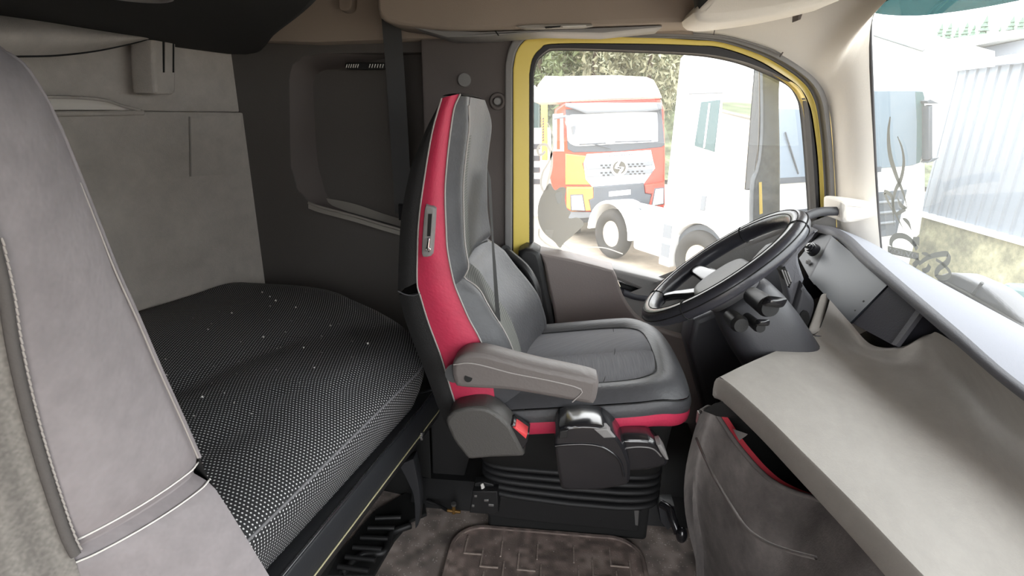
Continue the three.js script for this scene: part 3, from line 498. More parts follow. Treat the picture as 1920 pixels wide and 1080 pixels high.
  const bx = Zs([[886, 921], [933, 921], [935, 960], [928, 966], [880, 962]], -1.18);
  add('latch_box', [slabZ(bx, -1.23, -1.18, 0.004), slabZ(Zs([[890, 906], [905, 903], [925, 908], [930, 925], [888, 925]], -1.2), -1.23, -1.2, 0.004)], M.black, ds);
  for (const [u, v, w] of [[892, 930, 3], [887, 948, 3], [912, 938, 5], [921, 947, 6]]) add('latch_rivet', box(...(() => { const p = Zp(u, v, -1.178), s = w * 0.0012; return [p.x - s, p.x + s, p.y - 0.0035, p.y + 0.0035, p.z - 0.002, p.z + 0.002]; })(), 0.001), M.steel, ds);
  add('latch_tab', slabZ(Zs([[901, 908], [906, 906], [909, 914], [903, 918]], -1.19), -1.194, -1.188, 0.001), M.whiteThread, ds);
}
{ // belt across the seat back
  const pts = [Zp(917, 325, -1.45), Zp(921, 400, -1.36), Zp(926, 480, -1.24), Zp(932, 570, -1.17), Zp(940, 668, -1.14)], n = V(1, 0.05, 0.1).normalize();
  const sb = add('seat_belt', ribbon(pts, 0.046, n, 40), M.deep); tag(sb, 'black seat belt webbing running down the front of driver backrest', 'seat belt');
}
const wb = thing('wall_belt', 'black belt strap hanging down dark side wall behind driver seat', 'seat belt');
add('strap', ribbon([Zp(732, 20, -1.7), Zp(742, 150, -1.7), Zp(750, 280, -1.69), Zp(757, 400, -1.68)], 0.055, V(0.2, 0, 1).normalize(), 30), mat(0x2a2a2b, { roughness: 0.6 }), wb);
add('strap_clip', slabZ(Zs([[746, 383], [764, 385], [764, 415], [747, 413]], -1.66), -1.7, -1.66, 0.004), M.glossBlack, wb);
add('strap_hood', slabZ(Zs([[718, -10], [752, -10], [752, 44], [728, 46]], -1.72), -1.78, -1.72, 0.006), M.deep, wb);

// ---------- passenger seat, seen from in front of its backrest ----------
const ps = thing('passenger_seat', 'pale grey leather passenger seat backrest with striped fabric middle and white stitching', 'seat');
M.paleLeather = mat(0x827c7e, { roughness: 0.6, grain: T.leather, gs: 0.0005, blot: 0.1, size: 0.35, mix: 1 });
M.paleFabric = mat(0xffffff, { roughness: 0.85 }); M.paleFabric.map = stripeTex(0x6c6864, 0x7c7873, 0.12, 5);
{
  const OZ = -0.4, IZ = -0.305;
  const out = Zs([[-60, 20], [0, 92], [38, 116], [75, 167], [110, 236], [142, 312], [182, 412], [220, 508], [258, 592], [300, 690], [345, 790], [376, 862], [385, 886]], OZ);
  const inn = Zs([[-150, 60], [-110, 140], [-75, 230], [-52, 330], [-25, 430], [3, 550], [18, 645], [50, 785], [92, 925], [128, 1025], [137, 1040]], IZ);
  const o = new THREE.CatmullRomCurve3(out).getSpacedPoints(50), i2 = new THREE.CatmullRomCurve3(inn).getSpacedPoints(50), rows = [];
  const soft = (t) => Math.sin(Math.PI * Math.min(1, t)) ** 0.6;
  for (let j = 0; j <= 12; j++) { const t = j / 12; rows.push(o.map((p, k) => { const q = p.clone().lerp(i2[k], t); q.x += 0.010 * soft(t) - 0.012 * Math.max(0, (k - 46) / 4) ** 2; return q; })); }
  add('bolster', grid(rows), M.paleLeather, ps);
  const outL = Zs([[386, 889], [402, 914], [432, 960], [470, 1022], [506, 1082], [540, 1140]], OZ), inL = Zs([[138, 1043], [155, 1090], [200, 1200], [240, 1300]], IZ);
  const a = smooth(outL, 20), b = smooth(inL, 20), r2 = []; for (let j = 0; j <= 12; j++) { const t = j / 12; r2.push(a.map((p, k) => { const q = p.clone().lerp(b[k], t); q.x += 0.010 * soft(t) - 0.012 * Math.max(0, (2 - k) / 2) ** 2; return q; })); }
  add('lower_bolster', grid(r2), M.paleLeather, ps);
  add('seam_gusset', grid([rows.map((r) => r[50]), r2.map((r) => r[0])]), M.paleLeather, ps);
  // fabric middle
  const mid = []; for (let j = 0; j <= 14; j++) { const t = j / 14; mid.push([...i2, ...b.slice(1)].map((p) => { const q = p.clone(); q.z = IZ + (0.18 - IZ) * t; q.x -= 0.03 * Math.sin(Math.PI * t) ** 0.5; return q; })); }
  add('fabric_middle', grid(mid), M.paleFabric, ps).userData.label = 'striped grey fabric middle';
  // flank and back so the seat is a solid
  const oAll = [...o, ...a], back = oAll.map((p) => V(p.x - 0.16, p.y, p.z + 0.02));
  add('flank', grid([oAll, oAll.map((p) => V(p.x - 0.02, p.y, p.z - 0.012)), back]), M.seatBlack, ps);
  add('rear_cover', grid([back, back.map((p) => V(p.x, p.y, 0.18))]), M.seatBlack, ps);
  add('edge_piping', tube(o.slice(0, 49), 0.0018, 80, 6), M.paleLeather, ps);
  add('seam_piping', tube(i2.filter((_, k) => k % 2 === 0).map((p) => p.clone().add(V(0.002, 0, 0))), 0.004, 80, 6), M.sideWall, ps);
  // stitches: along the inner seam and twin rows at the cross seam
  const st = clean(new THREE.CapsuleGeometry(0.0009, 0.0042, 2, 5));
  const stitch = (p, q, w) => { const m = new THREE.Mesh(st, w ? M.whiteThread : M.paleThread); m.name = 'stitch'; m.position.copy(p); m.quaternion.setFromUnitVectors(V(0, 1, 0), q.clone().sub(p).normalize()); ps.add(m); };
  const sPath = new THREE.CatmullRomCurve3(i2).getSpacedPoints(70); sPath.forEach((p, k) => { if (k > 22 && k < 70) stitch(p.clone().add(V(0.006, 0, -0.003)), sPath[k + 1].clone().add(V(0.007, 0, -0.003))); });
  for (const line of [rows.map((r) => r[49]), r2.map((r) => r[1])]) { const n = 34, c = new THREE.CatmullRomCurve3(line.map((p) => p.clone().add(V(0.0012, 0.0006, 0)))).getSpacedPoints(n); c.forEach((p, k) => { if (k < n) stitch(p, c[k + 1], true); }); }
  const oEdge = new THREE.CatmullRomCurve3(out).getSpacedPoints(90); oEdge.forEach((p, k) => { if (k > 30 && k < 86) stitch(p.clone().add(V(0.004, 0, 0.006)), oEdge[k + 1].clone().add(V(0.004, 0, 0.006))); });
}
// ---------- dashboard ----------
const da = thing('dashboard', 'grey moulded dashboard with raised instrument hood and open centre pocket', 'dashboard');
// surface through rows of control points, smoothed both ways
function sheet(rows, n = 12, m = 40) {
  const cols = rows.map((r) => new THREE.CatmullRomCurve3(r, false, 'catmullrom', 0.5).getPoints(n)), out = [];
  for (let i = 0; i <= n; i++) out.push(new THREE.CatmullRomCurve3(cols.map((c) => c[i]), false, 'catmullrom', 0.5).getPoints(m));
  return grid(out);
}
const clusterBL = Xp(1519, 523, 0.70), clusterBR = Xp(1594, 605, 0.70), clusterTL = Xp(1560, 443, 0.78), clusterTR = Xp(1666, 532, 0.76);
const hoodPx = [[1528, 420, 0.86], [1560, 425, 0.86], [1592, 441, 0.855], [1625, 470, 0.845], [1700, 535, 0.822], [1800, 620, 0.795], [1920, 722, 0.765]];
const hoodTop = [...hoodPx.map(([u, v, y]) => Yp(u, v, y)), V(0.76, 0.745, -0.5), V(0.76, 0.74, 0.46)];
const hoodLow = [...[[1528, 434, 0.838], [1552, 441, 0.838], [1580, 458, 0.834], [1612, 490, 0.824], [1688, 556, 0.802], [1788, 642, 0.775], [1912, 746, 0.746]].map(([u, v, y]) => Yp(u, v, y)), V(0.755, 0.725, -0.5), V(0.755, 0.72, 0.46)];
{
  const y = 0.625;
  const rows = [
    [Yp(1347, 708, 0.622), Yp(1400, 682, 0.63), Yp(1470, 652, 0.635), Yp(1528, 628, 0.645), Xp(1548, 588, 0.68), Xp(1556, 562, 0.70)],
    [Yp(1358, 712, 0.625), Yp(1430, 690, 0.63), Yp(1500, 670, 0.635), Yp(1566, 645, 0.642), Xp(1588, 618, 0.69), clusterBR.clone()],
    [Yp(1424, 768, y), Yp(1485, 738, 0.63), Yp(1540, 705, 0.634), Yp(1600, 668, 0.64), Xp(1626, 652, 0.715), Xp(1634, 646, 0.725)],
    [Yp(1515, 857, y), Yp(1570, 805, 0.63), Yp(1620, 745, 0.634), Yp(1664, 690, 0.642), Xp(1684, 658, 0.735), Xp(1690, 650, 0.742)],
    [Yp(1615, 957, y), Yp(1660, 890, 0.63), Yp(1700, 800, 0.634), Yp(1730, 705, 0.66), Xp(1738, 640, 0.77), Xp(1741, 627, 0.775)],
    [Yp(1735, 1082, y), Yp(1775, 985, 0.63), Yp(1800, 850, 0.636), Yp(1815, 740, 0.672), Xp(1808, 680, 0.768), hoodLow[5].clone()],
    [V(0.505, 0.62, -0.42), V(0.57, 0.626, -0.45), V(0.66, 0.632, -0.55), V(0.73, 0.66, -0.62), V(0.755, 0.7, -0.64), V(0.758, 0.728, -0.66)],
    [V(0.53, 0.62, 0.46), V(0.59, 0.626, 0.46), V(0.66, 0.632, 0.46), V(0.73, 0.66, 0.46), V(0.755, 0.7, 0.46), V(0.758, 0.72, 0.46)],
  ];
  add('top_slab', sheet(rows, 16, 70), M.slab, da).userData.label = 'pale grey table-like top';
  const front = new THREE.CatmullRomCurve3(rows.map((r) => r[0])).getPoints(70);
  const nose = [[0.0, 0.0], [-0.004, -0.003], [-0.007, -0.011], [-0.008, -0.028], [-0.007, -0.043], [-0.002, -0.05]].map(([dx, dy]) => front.map((p) => V(p.x + dx, p.y + dy, p.z)));
  add('slab_edge', grid(nose), M.slab, da);
  // driver-side flank of the slab and of the console below
  const farEdge = new THREE.CatmullRomCurve3(rows[0]).getPoints(30);
  add('slab_flank', grid([farEdge, farEdge.map((p) => V(p.x + 0.01, Math.max(p.y - 0.1, 0.54), p.z - 0.004)), farEdge.map((p) => V(p.x + 0.03, 0.0, p.z - 0.03))]), M.darkPlastic, da);
  add('joint_line', tube(Ys([[1527, 629, 0.6465], [1560, 634, 0.645], [1600, 641, 0.648], [1632, 646, 0.662]]), 0.0016, 16, 6), M.cluster, da);
  add('cowl_ridge', loft([0, 0.33, 0.66, 1].map((t) => superring((a, b) => { const p = Yp(1528, 626, 0.648).lerp(Xp(1548, 560, 0.70), t); return p.add(V(a * 0.016 * (1 - 0.3 * t), b * 0.012, -0.006)); }, 20, 2.5))), M.slab, da);
  // console: pocket opening with a red lining, dusty dark body below
  const bandLow = front.map((p) => V(p.x - 0.002, p.y - 0.05, p.z));
  const rim = [Yp(1316, 772, 0.55), Yp(1336, 764, 0.548), Yp(1352, 785, 0.53), Yp(1375, 820, 0.512), Yp(1400, 852, 0.5), Yp(1425, 880, 0.494), Yp(1452, 903, 0.496), Yp(1490, 922, 0.508), Yp(1530, 934, 0.528), Yp(1562, 944, 0.55)];
  const tail = [Yp(1600, 985, 0.56), Yp(1640, 1032, 0.568), Yp(1690, 1085, 0.57), V(0.46, 0.575, -0.42), V(0.49, 0.575, 0.0), V(0.494, 0.575, 0.46)];
  const head = [Yp(1304, 800, 0.52)];
  const rimC = new THREE.CatmullRomCurve3([...head, ...rim, ...tail]), rp = rimC.getPoints(110);
  const lowPx = [[1290, 850, 0.40], [1284, 900, 0.33], [1281, 950, 0.26], [1285, 1010, 0.17], [1300, 1079, 0.08]];
  // body rows run down from the rim; the driver-side end rounds away
  const body = []; for (let j = 0; j <= 16; j++) { const t = j / 16; body.push(rp.map((p, i) => { const s = i / 110, bx = 0.335 + 0.012 * s * 3 + (0.03 + 0.05 * s) * t, foot = V(Math.min(0.5, bx + 0.02), 0, p.z + (i < 12 ? 0.012 * t : 0)); const q = p.clone().lerp(foot, t); q.x += -0.022 * Math.sin(Math.PI * Math.min(1, t * 1.5)) * (1 - s) ; return q; })); }
  add('console_body', grid(body), M.console, da).userData.label = 'dusty dark grey console body';
  add('console_flank', grid([body.map((r) => r[0]), body.map((r) => V(r[0].x + 0.05, r[0].y, r[0].z - 0.06)), body.map((r) => V(r[0].x + 0.25, r[0].y, r[0].z - 0.14))]), M.console, da);
  // pocket
  const rimIn = new THREE.CatmullRomCurve3(rim).getPoints(60), bandPart = new THREE.CatmullRomCurve3([Yp(1340, 756, 0.577), Yp(1366, 752, 0.58), Yp(1410, 795, 0.58), Yp(1460, 846, 0.58), Yp(1510, 897, 0.58), Yp(1562, 944, 0.575)]).getPoints(60);
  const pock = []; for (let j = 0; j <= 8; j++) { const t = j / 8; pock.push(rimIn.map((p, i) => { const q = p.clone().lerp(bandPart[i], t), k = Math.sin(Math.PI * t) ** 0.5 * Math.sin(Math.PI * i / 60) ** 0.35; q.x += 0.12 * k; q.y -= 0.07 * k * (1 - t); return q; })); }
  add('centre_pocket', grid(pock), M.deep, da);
  add('pocket_lining', grid([rimIn.slice(7, 52), rimIn.slice(7, 52).map((p) => V(p.x + 0.014, p.y + 0.004, p.z))]), mat(0xc8434f, { roughness: 0.5 }), da).userData.label = 'red pocket lining';
  add('pocket_rim', tube(rimIn.filter((_, i) => i % 2 === 0).map((p) => p.clone().add(V(-0.003, 0, 0))), 0.005, 60, 8), M.console, da);
  add('rim_corner', loft([0, 0.5, 1].map((t) => superring((a, b) => Yp(1336, 766, 0.552).lerp(Yp(1368, 753, 0.577), t).add(V(a * 0.012, b * 0.01, b * 0.006)), 16, 3))), M.trimGrey, da);
  add('pocket_divider', grid([[Yp(1374, 804, 0.53), Yp(1402, 814, 0.55)], [Yp(1386, 826, 0.52), Yp(1398, 818, 0.53)]]), M.trimGrey, da);
  // mouldings pressed into the console
  const onBody = (u, v, s) => Xp(u, v, s);
  add('console_crease', tube([Xp(1306, 822, 0.322), Xp(1322, 860, 0.318), Xp(1345, 905, 0.318), Xp(1372, 950, 0.322), Xp(1400, 990, 0.332), Xp(1440, 1018, 0.345), Xp(1490, 1036, 0.36), Xp(1530, 1046, 0.372)], 0.003, 40, 6), M.console, da);
}
{ // hood, windscreen pad
  const top = new THREE.CatmullRomCurve3(hoodTop).getPoints(80), low = new THREE.CatmullRomCurve3(hoodLow).getPoints(80);
  const lip = []; for (let j = 0; j <= 6; j++) { const t = j / 6; lip.push(top.map((p, i) => p.clone().lerp(low[i], t).add(V(-0.008 * Math.sin(Math.PI * t), 0.004 * Math.sin(Math.PI * t), 0)))); }
  add('hood_lip', grid(lip), M.hood, da);
  const under = low.map((p) => V(p.x + 0.08, p.y - 0.012, p.z)); add('hood_underside', grid([low, under]), M.cluster, da);
  const base = top.map((p, i) => { const z = i === 0 ? -1.78 : p.z; const s = i / 80; return V(0.985, 0.79 - 0.06 * Math.min(1, (z + 1.78) / 1.0), Math.max(-1.79, z)); });
  const pad = []; for (let j = 0; j <= 8; j++) { const t = j / 8; pad.push(top.map((p, i) => p.clone().lerp(base[i], t).add(V(0, 0.008 * Math.sin(Math.PI * t), 0)))); }
  add('windscreen_pad', grid(pad), M.pad, da).userData.label = 'pale upper pad running to the windscreen';
  add('pad_apron', grid([base, base.map((p) => V(p.x + 0.03, 0.5, p.z))]), M.cluster, da);
  add('hood_end', grid([[hoodTop[0], V(0.9, 0.83, -1.79)], [V(hoodTop[0].x, 0.6, hoodTop[0].z), V(0.9, 0.6, -1.79)]]), M.hood, da);
}
{ // instrument recess: switch panel, display, blank panels
  const q4 = (a, b, c, d, lift = 0) => { const n = b.clone().sub(a).cross(d.clone().sub(a)).normalize(); if (n.x > 0) n.negate(); const f = (p) => p.clone().addScaledVector(n, lift); return { g: grid([[f(a), f(b)], [f(d), f(c)]]), n }; };
  const face = (name, pts, m, th = 0.006) => { const [a, b, c, d] = pts, { n } = q4(a, b, c, d); const back = pts.map((p) => p.clone().addScaledVector(n, -th)); const rows = [[...pts, pts[0]], [...back, back[0]]]; return add(name, [q4(a, b, c, d).g, grid(rows)], m, da); };
  const scr = face('display_panel', [clusterTL, clusterTR, clusterBR, clusterBL], mat(0x33383f, { roughness: 0.42 })); scr.userData.label = 'dark glossy instrument display';
  // deep shroud between display and switch panel
  face('display_shroud', [Xp(1556, 441, 0.786), Xp(1563, 446, 0.779), Xp(1527, 534, 0.699), Xp(1516, 520, 0.705)], M.cluster);
  face('switch_panel', [Xp(1537, 436, 0.80), Xp(1560, 442, 0.785), Xp(1518, 521, 0.705), Xp(1498, 484, 0.725)], M.darkPlastic);
  const dp = [clusterTR.clone().add(V(0.004, 0.002, 0.004)), Xp(1724, 581, 0.775), Xp(1676, 648, 0.735), clusterBR.clone().add(V(0.004, 0, 0.003))];
  face('blank_panel', dp, M.cluster);
  face('panel_divider', [Xp(1720, 577, 0.766), Xp(1728, 583, 0.768), Xp(1680, 648, 0.73), Xp(1671, 645, 0.728)], M.hood, 0.012);
  face('blank_panel', [Xp(1726, 582, 0.79), Xp(1772, 622, 0.80), Xp(1742, 632, 0.79), Xp(1679, 652, 0.755)], M.cluster);
  const kn = Xp(1527, 470, 0.742), kd = V(-0.72, 0.45, 0.2).normalize();
  const kg = new THREE.Group(); kg.name = 'light_switch'; da.add(kg);
  add('knob', [rod(kn, kn.clone().addScaledVector(kd, 0.02), 0.019, 0.016, 22), rod(kn.clone().addScaledVector(kd, 0.02), kn.clone().addScaledVector(kd, 0.026), 0.013, 0.012, 22)], M.glossBlack, kg);
  add('knob_grip', loft([0, 1].map((t) => superring((a, b) => kn.clone().addScaledVector(kd, 0.022 + 0.012 * t).add(V(a * 0.004, a * 0.006 + b * 0.003, b * 0.014)), 16, 4))), M.glossBlack, kg);
  const bp2 = Xp(1516, 491, 0.722); add('push_button', box(bp2.x - 0.006, bp2.x + 0.004, bp2.y - 0.006, bp2.y + 0.006, bp2.z - 0.006, bp2.z + 0.006, 0.002), M.trimGrey, kg);
  // small marks on the display
  const mk = (u, v, s) => { const p = Xp(u, v, 0.722); const n = V(-0.75, 0.6, 0.15).normalize(); const { n: nn } = q4(clusterTL, clusterTR, clusterBR, clusterBL); const pl = planePoint(u, v, clusterTL.clone().addScaledVector(nn, 0.002), nn); return new THREE.TorusGeometry(s, s * 0.35, 6, 4).applyQuaternion(new THREE.Quaternion().setFromUnitVectors(V(0, 0, 1), nn)).translate(pl.x, pl.y, pl.z); };
  add('display_mark', [mk(1619, 565, 0.0024)], M.deep, da); add('display_mark', [mk(1603, 582, 0.0018)], M.deep, da);
  // grey trim beside the column, air vent, lower pieces
  const tz = -1.36;
  add('column_trim', slabZ([...smooth(Zs([[1536, 432], [1512, 448], [1500, 470], [1498, 488], [1505, 512], [1509, 524]], tz), 16), ...Zs([[1500, 545], [1489, 590], [1481, 622], [1478, 600], [1480, 560], [1466, 498], [1490, 470], [1520, 440]], tz)], tz - 0.05, tz, 0.008, [], 3), M.hood, da);
  const vg = new THREE.Group(); vg.name = 'air_vent'; da.add(vg);
  add('vent_well', slabZ(Zs([[1464, 508], [1472, 500], [1485, 528], [1480, 540]], tz + 0.004), tz - 0.03, tz + 0.006, 0.002), M.deep, vg);
  for (let k = 0; k < 3; k++) add('vent_slat', rod(Zp(1466 + k * 5, 506 + k * 1.5, tz + 0.009), Zp(1477 + k * 3, 536 - k * 4, tz + 0.009), 0.0018), M.trimGrey, vg);
  add('column_cover', slabZ([...smooth(Zs([[1505, 530], [1517, 548], [1529, 566], [1526, 590], [1518, 612], [1512, 636]], tz + 0.02), 14), ...Zs([[1485, 646], [1478, 640], [1484, 600], [1496, 560]], tz + 0.02)], tz - 0.08, tz + 0.02, 0.012, [], 3), M.darkPlastic, da);
  add('cover_hollow', slabZ(smooth(Zs([[1500, 592], [1508, 582], [1518, 590], [1515, 618], [1500, 640], [1487, 640]], tz + 0.024), 24, true), tz, tz + 0.023, 0.001), M.deep, da);
  // dark dash body beneath hood and around the column
  add('lower_body', [patch([V(0.93, 0.8, -1.79), V(0.93, 0.6, -1.79), V(0.9, 0.0, -1.79)], [Yp(1520, 640, 0.62).add(V(0.05, 0, 0)), V(0.74, 0.45, -1.33), V(0.74, 0.0, -1.33)], { nu: 10, nv: 10, bulge: V(-0.03, 0, 0) })], M.darkPlastic, da);
  add('knee_panel', slabZ([...smooth(Zs([[1300, 600], [1380, 560], [1470, 470], [1490, 520], [1480, 640], [1400, 690]], -1.5), 30), ...Zs([[1400, 900], [1330, 800], [1290, 650]], -1.5)], -1.62, -1.5, 0.02, [], 4), M.darkPlastic, da);
}
// ---------- steering wheel and column ----------
const sw = thing('steering_wheel', 'black leather steering wheel with thick laced rim over dark column', 'steering wheel');
{
  const R = 0.207, th = 39.4 * Math.PI / 180, ph = 8.4 * Math.PI / 180, c = V(0.4115, 0.798, -1.35);
  const t = V(Math.cos(th), Math.sin(th), 0), s = V(0, 0, Math.cos(ph)).addScaledVector(V(-Math.sin(th), Math.cos(th), 0), Math.sin(ph)), n = s.clone().cross(t);   // n: steering axis, up towards the driver
  const at = (a, r, h = 0) => c.clone().addScaledVector(t, r * Math.cos(a)).addScaledVector(s, r * Math.sin(a)).addScaledVector(n, h);
  const N = 96, prof = []; for (let k = 0; k < 16; k++) { const a = k / 16 * Math.PI * 2; const q = Math.abs(Math.sin(a)) < 0.2 && Math.cos(a) > 0 ? 0.93 : 1; prof.push([0.0235 * Math.cos(a) * q, 0.022 * Math.sin(a)]); }
  const rings = []; for (let i = 0; i <= N; i++) rings.push(prof.map(([dr, dh]) => at(i / N * Math.PI * 2, R + dr, dh)));
  M.wheel = mat(0x34343a, { roughness: 0.3, grain: T.leather, gs: 0.0004 });
  add('rim', loft(rings, false), M.wheel, sw);
  const circle = (r, h) => Array.from({ length: 60 }, (_, i) => at(i / 60 * Math.PI * 2, r, h));
  add('rim_seam', [tube(circle(R - 0.0085, 0.0208), 0.0013, 120, 5, true), tube(circle(R + 0.0085, 0.0208), 0.0013, 120, 5, true)], M.deep, sw);
  add('rim_seam', tube(circle(R + 0.0234, 0.004), 0.0014, 120, 5, true), M.deep, sw);
  for (const a of [0.55, 2.2, 3.7, 5.3]) add('rim_lacing', new THREE.TorusGeometry(0.0233, 0.0014, 6, 24).applyMatrix4(new THREE.Matrix4().makeBasis(at(a, 1).sub(c).normalize(), n.clone(), at(a + Math.PI / 2, 1).sub(c).normalize())).translate(...at(a, R).toArray()), M.deep, sw);
  // hub and spokes sit lower than the rim
  const hub = (h, k) => superring((a, b) => c.clone().addScaledVector(t, a * 0.078 * k - 0.012).addScaledVector(s, b * 0.088 * k).addScaledVector(n, h), 40, 3.2);
  add('hub_cover', loft([hub(-0.075, 0.85), hub(-0.055, 1), hub(-0.03, 1), hub(-0.02, 0.94), hub(-0.016, 0.8)]), mat(0x5c5b5d, { roughness: 0.5, grain: T.leather, gs: 0.0004 }), sw);
  for (const [a, w] of [[Math.PI / 2 + 0.25, 0.03], [-Math.PI / 2 - 0.25, 0.03], [Math.PI / 2 + 1.0, 0.022], [-Math.PI / 2 - 1.0, 0.022]]) {
    const sp = [0.065, 0.11, 0.15, R].map((r, k) => superring((x, y) => at(a, r, -0.045 + 0.014 * k).addScaledVector(at(a + Math.PI / 2, 1).sub(c).normalize(), x * w * (1 - 0.15 * k)).addScaledVector(n, y * 0.011), 16, 3));
    add('spoke', loft(sp), M.glossBlack, sw);
  }
  for (const sgn of [1, -1]) add('spoke_buttons', loft([0.1, 0.14].map((r) => superring((x, y) => at(sgn * (Math.PI / 2 + 0.25), r, -0.03).addScaledVector(t, x * 0.018).addScaledVector(n, y * 0.006), 16, 4))), M.trimGrey, sw);
  // column shroud leading down and forward
  const ax = (k) => c.clone().addScaledVector(n, -0.07 - k).add(V(0.0 - 0.05 * k, 0, 0));
  const cr = (k, a, b) => superring((x, y) => ax(k).addScaledVector(t, x * a).addScaledVector(s, y * b), 32, 3.2);
  add('column_shroud', loft([cr(0, 0.06, 0.07), cr(0.02, 0.075, 0.085), cr(0.07, 0.085, 0.095), cr(0.13, 0.09, 0.1), cr(0.22, 0.09, 0.1), cr(0.34, 0.09, 0.1)]), M.darkPlastic, sw);
  // stalk ends and ignition barrel on the near side of the shroud
  const stalk = (u, v, z, r, len) => { const p = Zp(u, v, z), d = V(0.1, 0.02, 1).normalize(); return [rod(p.clone().addScaledVector(d, -len), p, r * 0.85, r, 24), rod(p, p.clone().addScaledVector(d, 0.012), r, r * 0.8, 24)]; };
  add('control_stalk', stalk(1440, 575, -1.15, 0.024, 0.08), M.black, sw); 
  add('stalk_cap', loft([0, 1].map((k) => superring((x, y) => Zp(1452, 566 + 0, -1.125 - 0.03 * k).add(V(x * 0.024 + y * 0.004, y * 0.012 + x * -0.002, 0)), 20, 4))), M.glossBlack, sw);
  add('ignition_barrel', stalk(1386, 607, -1.16, 0.02, 0.05), M.black, sw);
  add('control_stalk', stalk(1422, 612, -1.15, 0.013, 0.06), M.black, sw);
  add('stalk_cap', loft([0, 1].map((k) => superring((x, y) => Zp(1430, 605, -1.13 - 0.03 * k).add(V(x * 0.015, y * 0.008, 0)), 20, 4))), M.glossBlack, sw);
}
// ---------- small fittings ----------
const gh = thing('grab_handle', 'dark curved grab bar fixed to beige windscreen pillar', 'grab handle');
add('bar', tube([Zp(1500, 412, -1.6), Zp(1515, 404, -1.62), Zp(1540, 397, -1.64), Zp(1575, 396, -1.65), Zp(1590, 396, -1.65)], 0.0135, 30, 14), M.darkPlastic, gh);
add('socket', slabZ(smooth(Zs([[1578, 380], [1590, 377], [1640, 382], [1646, 384], [1646, 408], [1600, 418], [1584, 418], [1578, 410]], -1.62), 40, true, 0.3), -1.74, -1.62, 0.014, [], 4), M.beige, gh);
add('socket_collar', new THREE.TorusGeometry(0.016, 0.004, 8, 24).rotateY(Math.PI / 2).translate(...Zp(1582, 396, -1.65).toArray()), M.rubber, gh);
const eh = thing('entry_handle', 'bent black tubular entry handle between driver seat and door', 'grab handle');
add('bar', tube([Zp(948, 470, -1.7), Zp(962, 482, -1.69), Zp(985, 503, -1.67), Zp(1003, 535, -1.66), Zp(1009, 580, -1.66), Zp(1009, 640, -1.66), Zp(1008, 760, -1.66)], 0.0145, 60, 14), mat(0x2c2c2d, { roughness: 0.35, grain: T.grain, gs: 0.0002 }), eh);
add('foot', rod(Zp(948, 470, -1.79), Zp(948, 470, -1.69), 0.018), M.black, eh);
for (const [u, v, r, label] of [[871, 150, 0.021, 'flat round cap on the pillar above driver headrest'], [933, 190, 0.017, 'raised round belt anchor cap on the pillar beside yellow door frame']]) {
  const cp = thing('pillar_cap', label, 'cap'), p = Zp(u, v, -1.798), f = V(0, 0, 1);
  add('disc', rod(p, p.clone().addScaledVector(f, r < 0.02 ? 0.014 : 0.005), r * (r < 0.02 ? 0.72 : 1), r * (r < 0.02 ? 0.6 : 0.94), 28), M.trimGrey, cp);
  if (r < 0.02) add('collar', new THREE.TorusGeometry(0.021, 0.006, 8, 28).translate(p.x, p.y, p.z + 0.003), M.pillar, cp);
}
const wl = thing('wall_lamp', 'small clear ribbed lamp set in dark wall over the bunk', 'lamp');
{ const p = Zp(685, 123, -1.85); add('bezel', slabZ(smooth(Zs([[646, 124], [652, 117], [718, 117], [724, 124], [716, 130], [654, 130]], -1.842), 30, true, 0.4), -1.86, -1.842, 0.004), M.black, wl);
  M.lens = mat(0xc8c8c8, { roughness: 0.15, metalness: 0.6 });
  for (const [u0, u1] of [[651, 672], [694, 719]]) for (let k = 0; k < 6; k++) { const u = u0 + (u1 - u0) * k / 5; add('lens_rib', rod(Zp(u, 120, -1.839), Zp(u - 2, 127, -1.839), 0.0022, 0.0022, 6), M.lens, wl); } }
// overhead locker with reading lamp, visor
const ol = thing('overhead_locker', 'brown-grey overhead storage locker above the driver door', 'locker');
add('locker_shell', slabZ([...smooth(Zs([[706, -80], [706, 10], [709, 26], [718, 38], [740, 45], [800, 52], [840, 55]], -1.6), 30), ...Zs([[880, 55], [1000, 51], [1150, 46], [1312, 40], [1330, -80]], -1.6)], -1.77, -1.6, 0.012, [], 3), M.headliner, ol);
add('lower_lip', slabZ(Zs([[768, 50], [830, 58], [905, 60], [1050, 56], [1240, 48], [1240, 52], [1130, 63], [1020, 61], [905, 70], [840, 71]], -1.64), -1.76, -1.63, 0.004), M.trimGrey, ol);
add('lip_joint', rod(Zp(929, 58, -1.628), Zp(935, 67, -1.628), 0.0016), M.deep, ol);
{ const rl = new THREE.Group(); rl.name = 'reading_lamp'; ol.add(rl);
  add('lamp_strip', slabZ(Zs([[968, 49], [1000, 46], [1108, 45], [1112, 48], [1095, 51], [985, 54]], -1.595), -1.62, -1.592, 0.002), M.pocket, rl);
  add('lamp_slot', slabZ(Zs([[1021, 50], [1052, 48], [1050, 51], [1023, 53]], -1.59), -1.6, -1.5895, 0.0005), M.deep, rl);
  add('lamp_lens', slabZ(Zs([[1054, 49], [1098, 47], [1100, 49], [1056, 51]], -1.59), -1.6, -1.5895, 0.0005), M.whiteThread, rl); }
const sv = thing('sun_visor', 'cream padded sun visor folded up under the roof', 'sun visor');
add('visor_pad', slabZ([...smooth(Zs([[1303, 22], [1308, 35], [1325, 41], [1360, 40], [1440, 29], [1520, 13], [1580, -2]], -1.45), 30), ...Zs([[1620, -60], [1380, -60], [1340, -20], [1312, 8]], -1.45)], -1.62, -1.45, 0.02, [], 4), M.beige, sv);
add('visor_net', slabZ(Zs([[1306, -30], [1348, -30], [1330, 4], [1310, 18]], -1.46), -1.5, -1.455, 0.002), M.deep, sv);
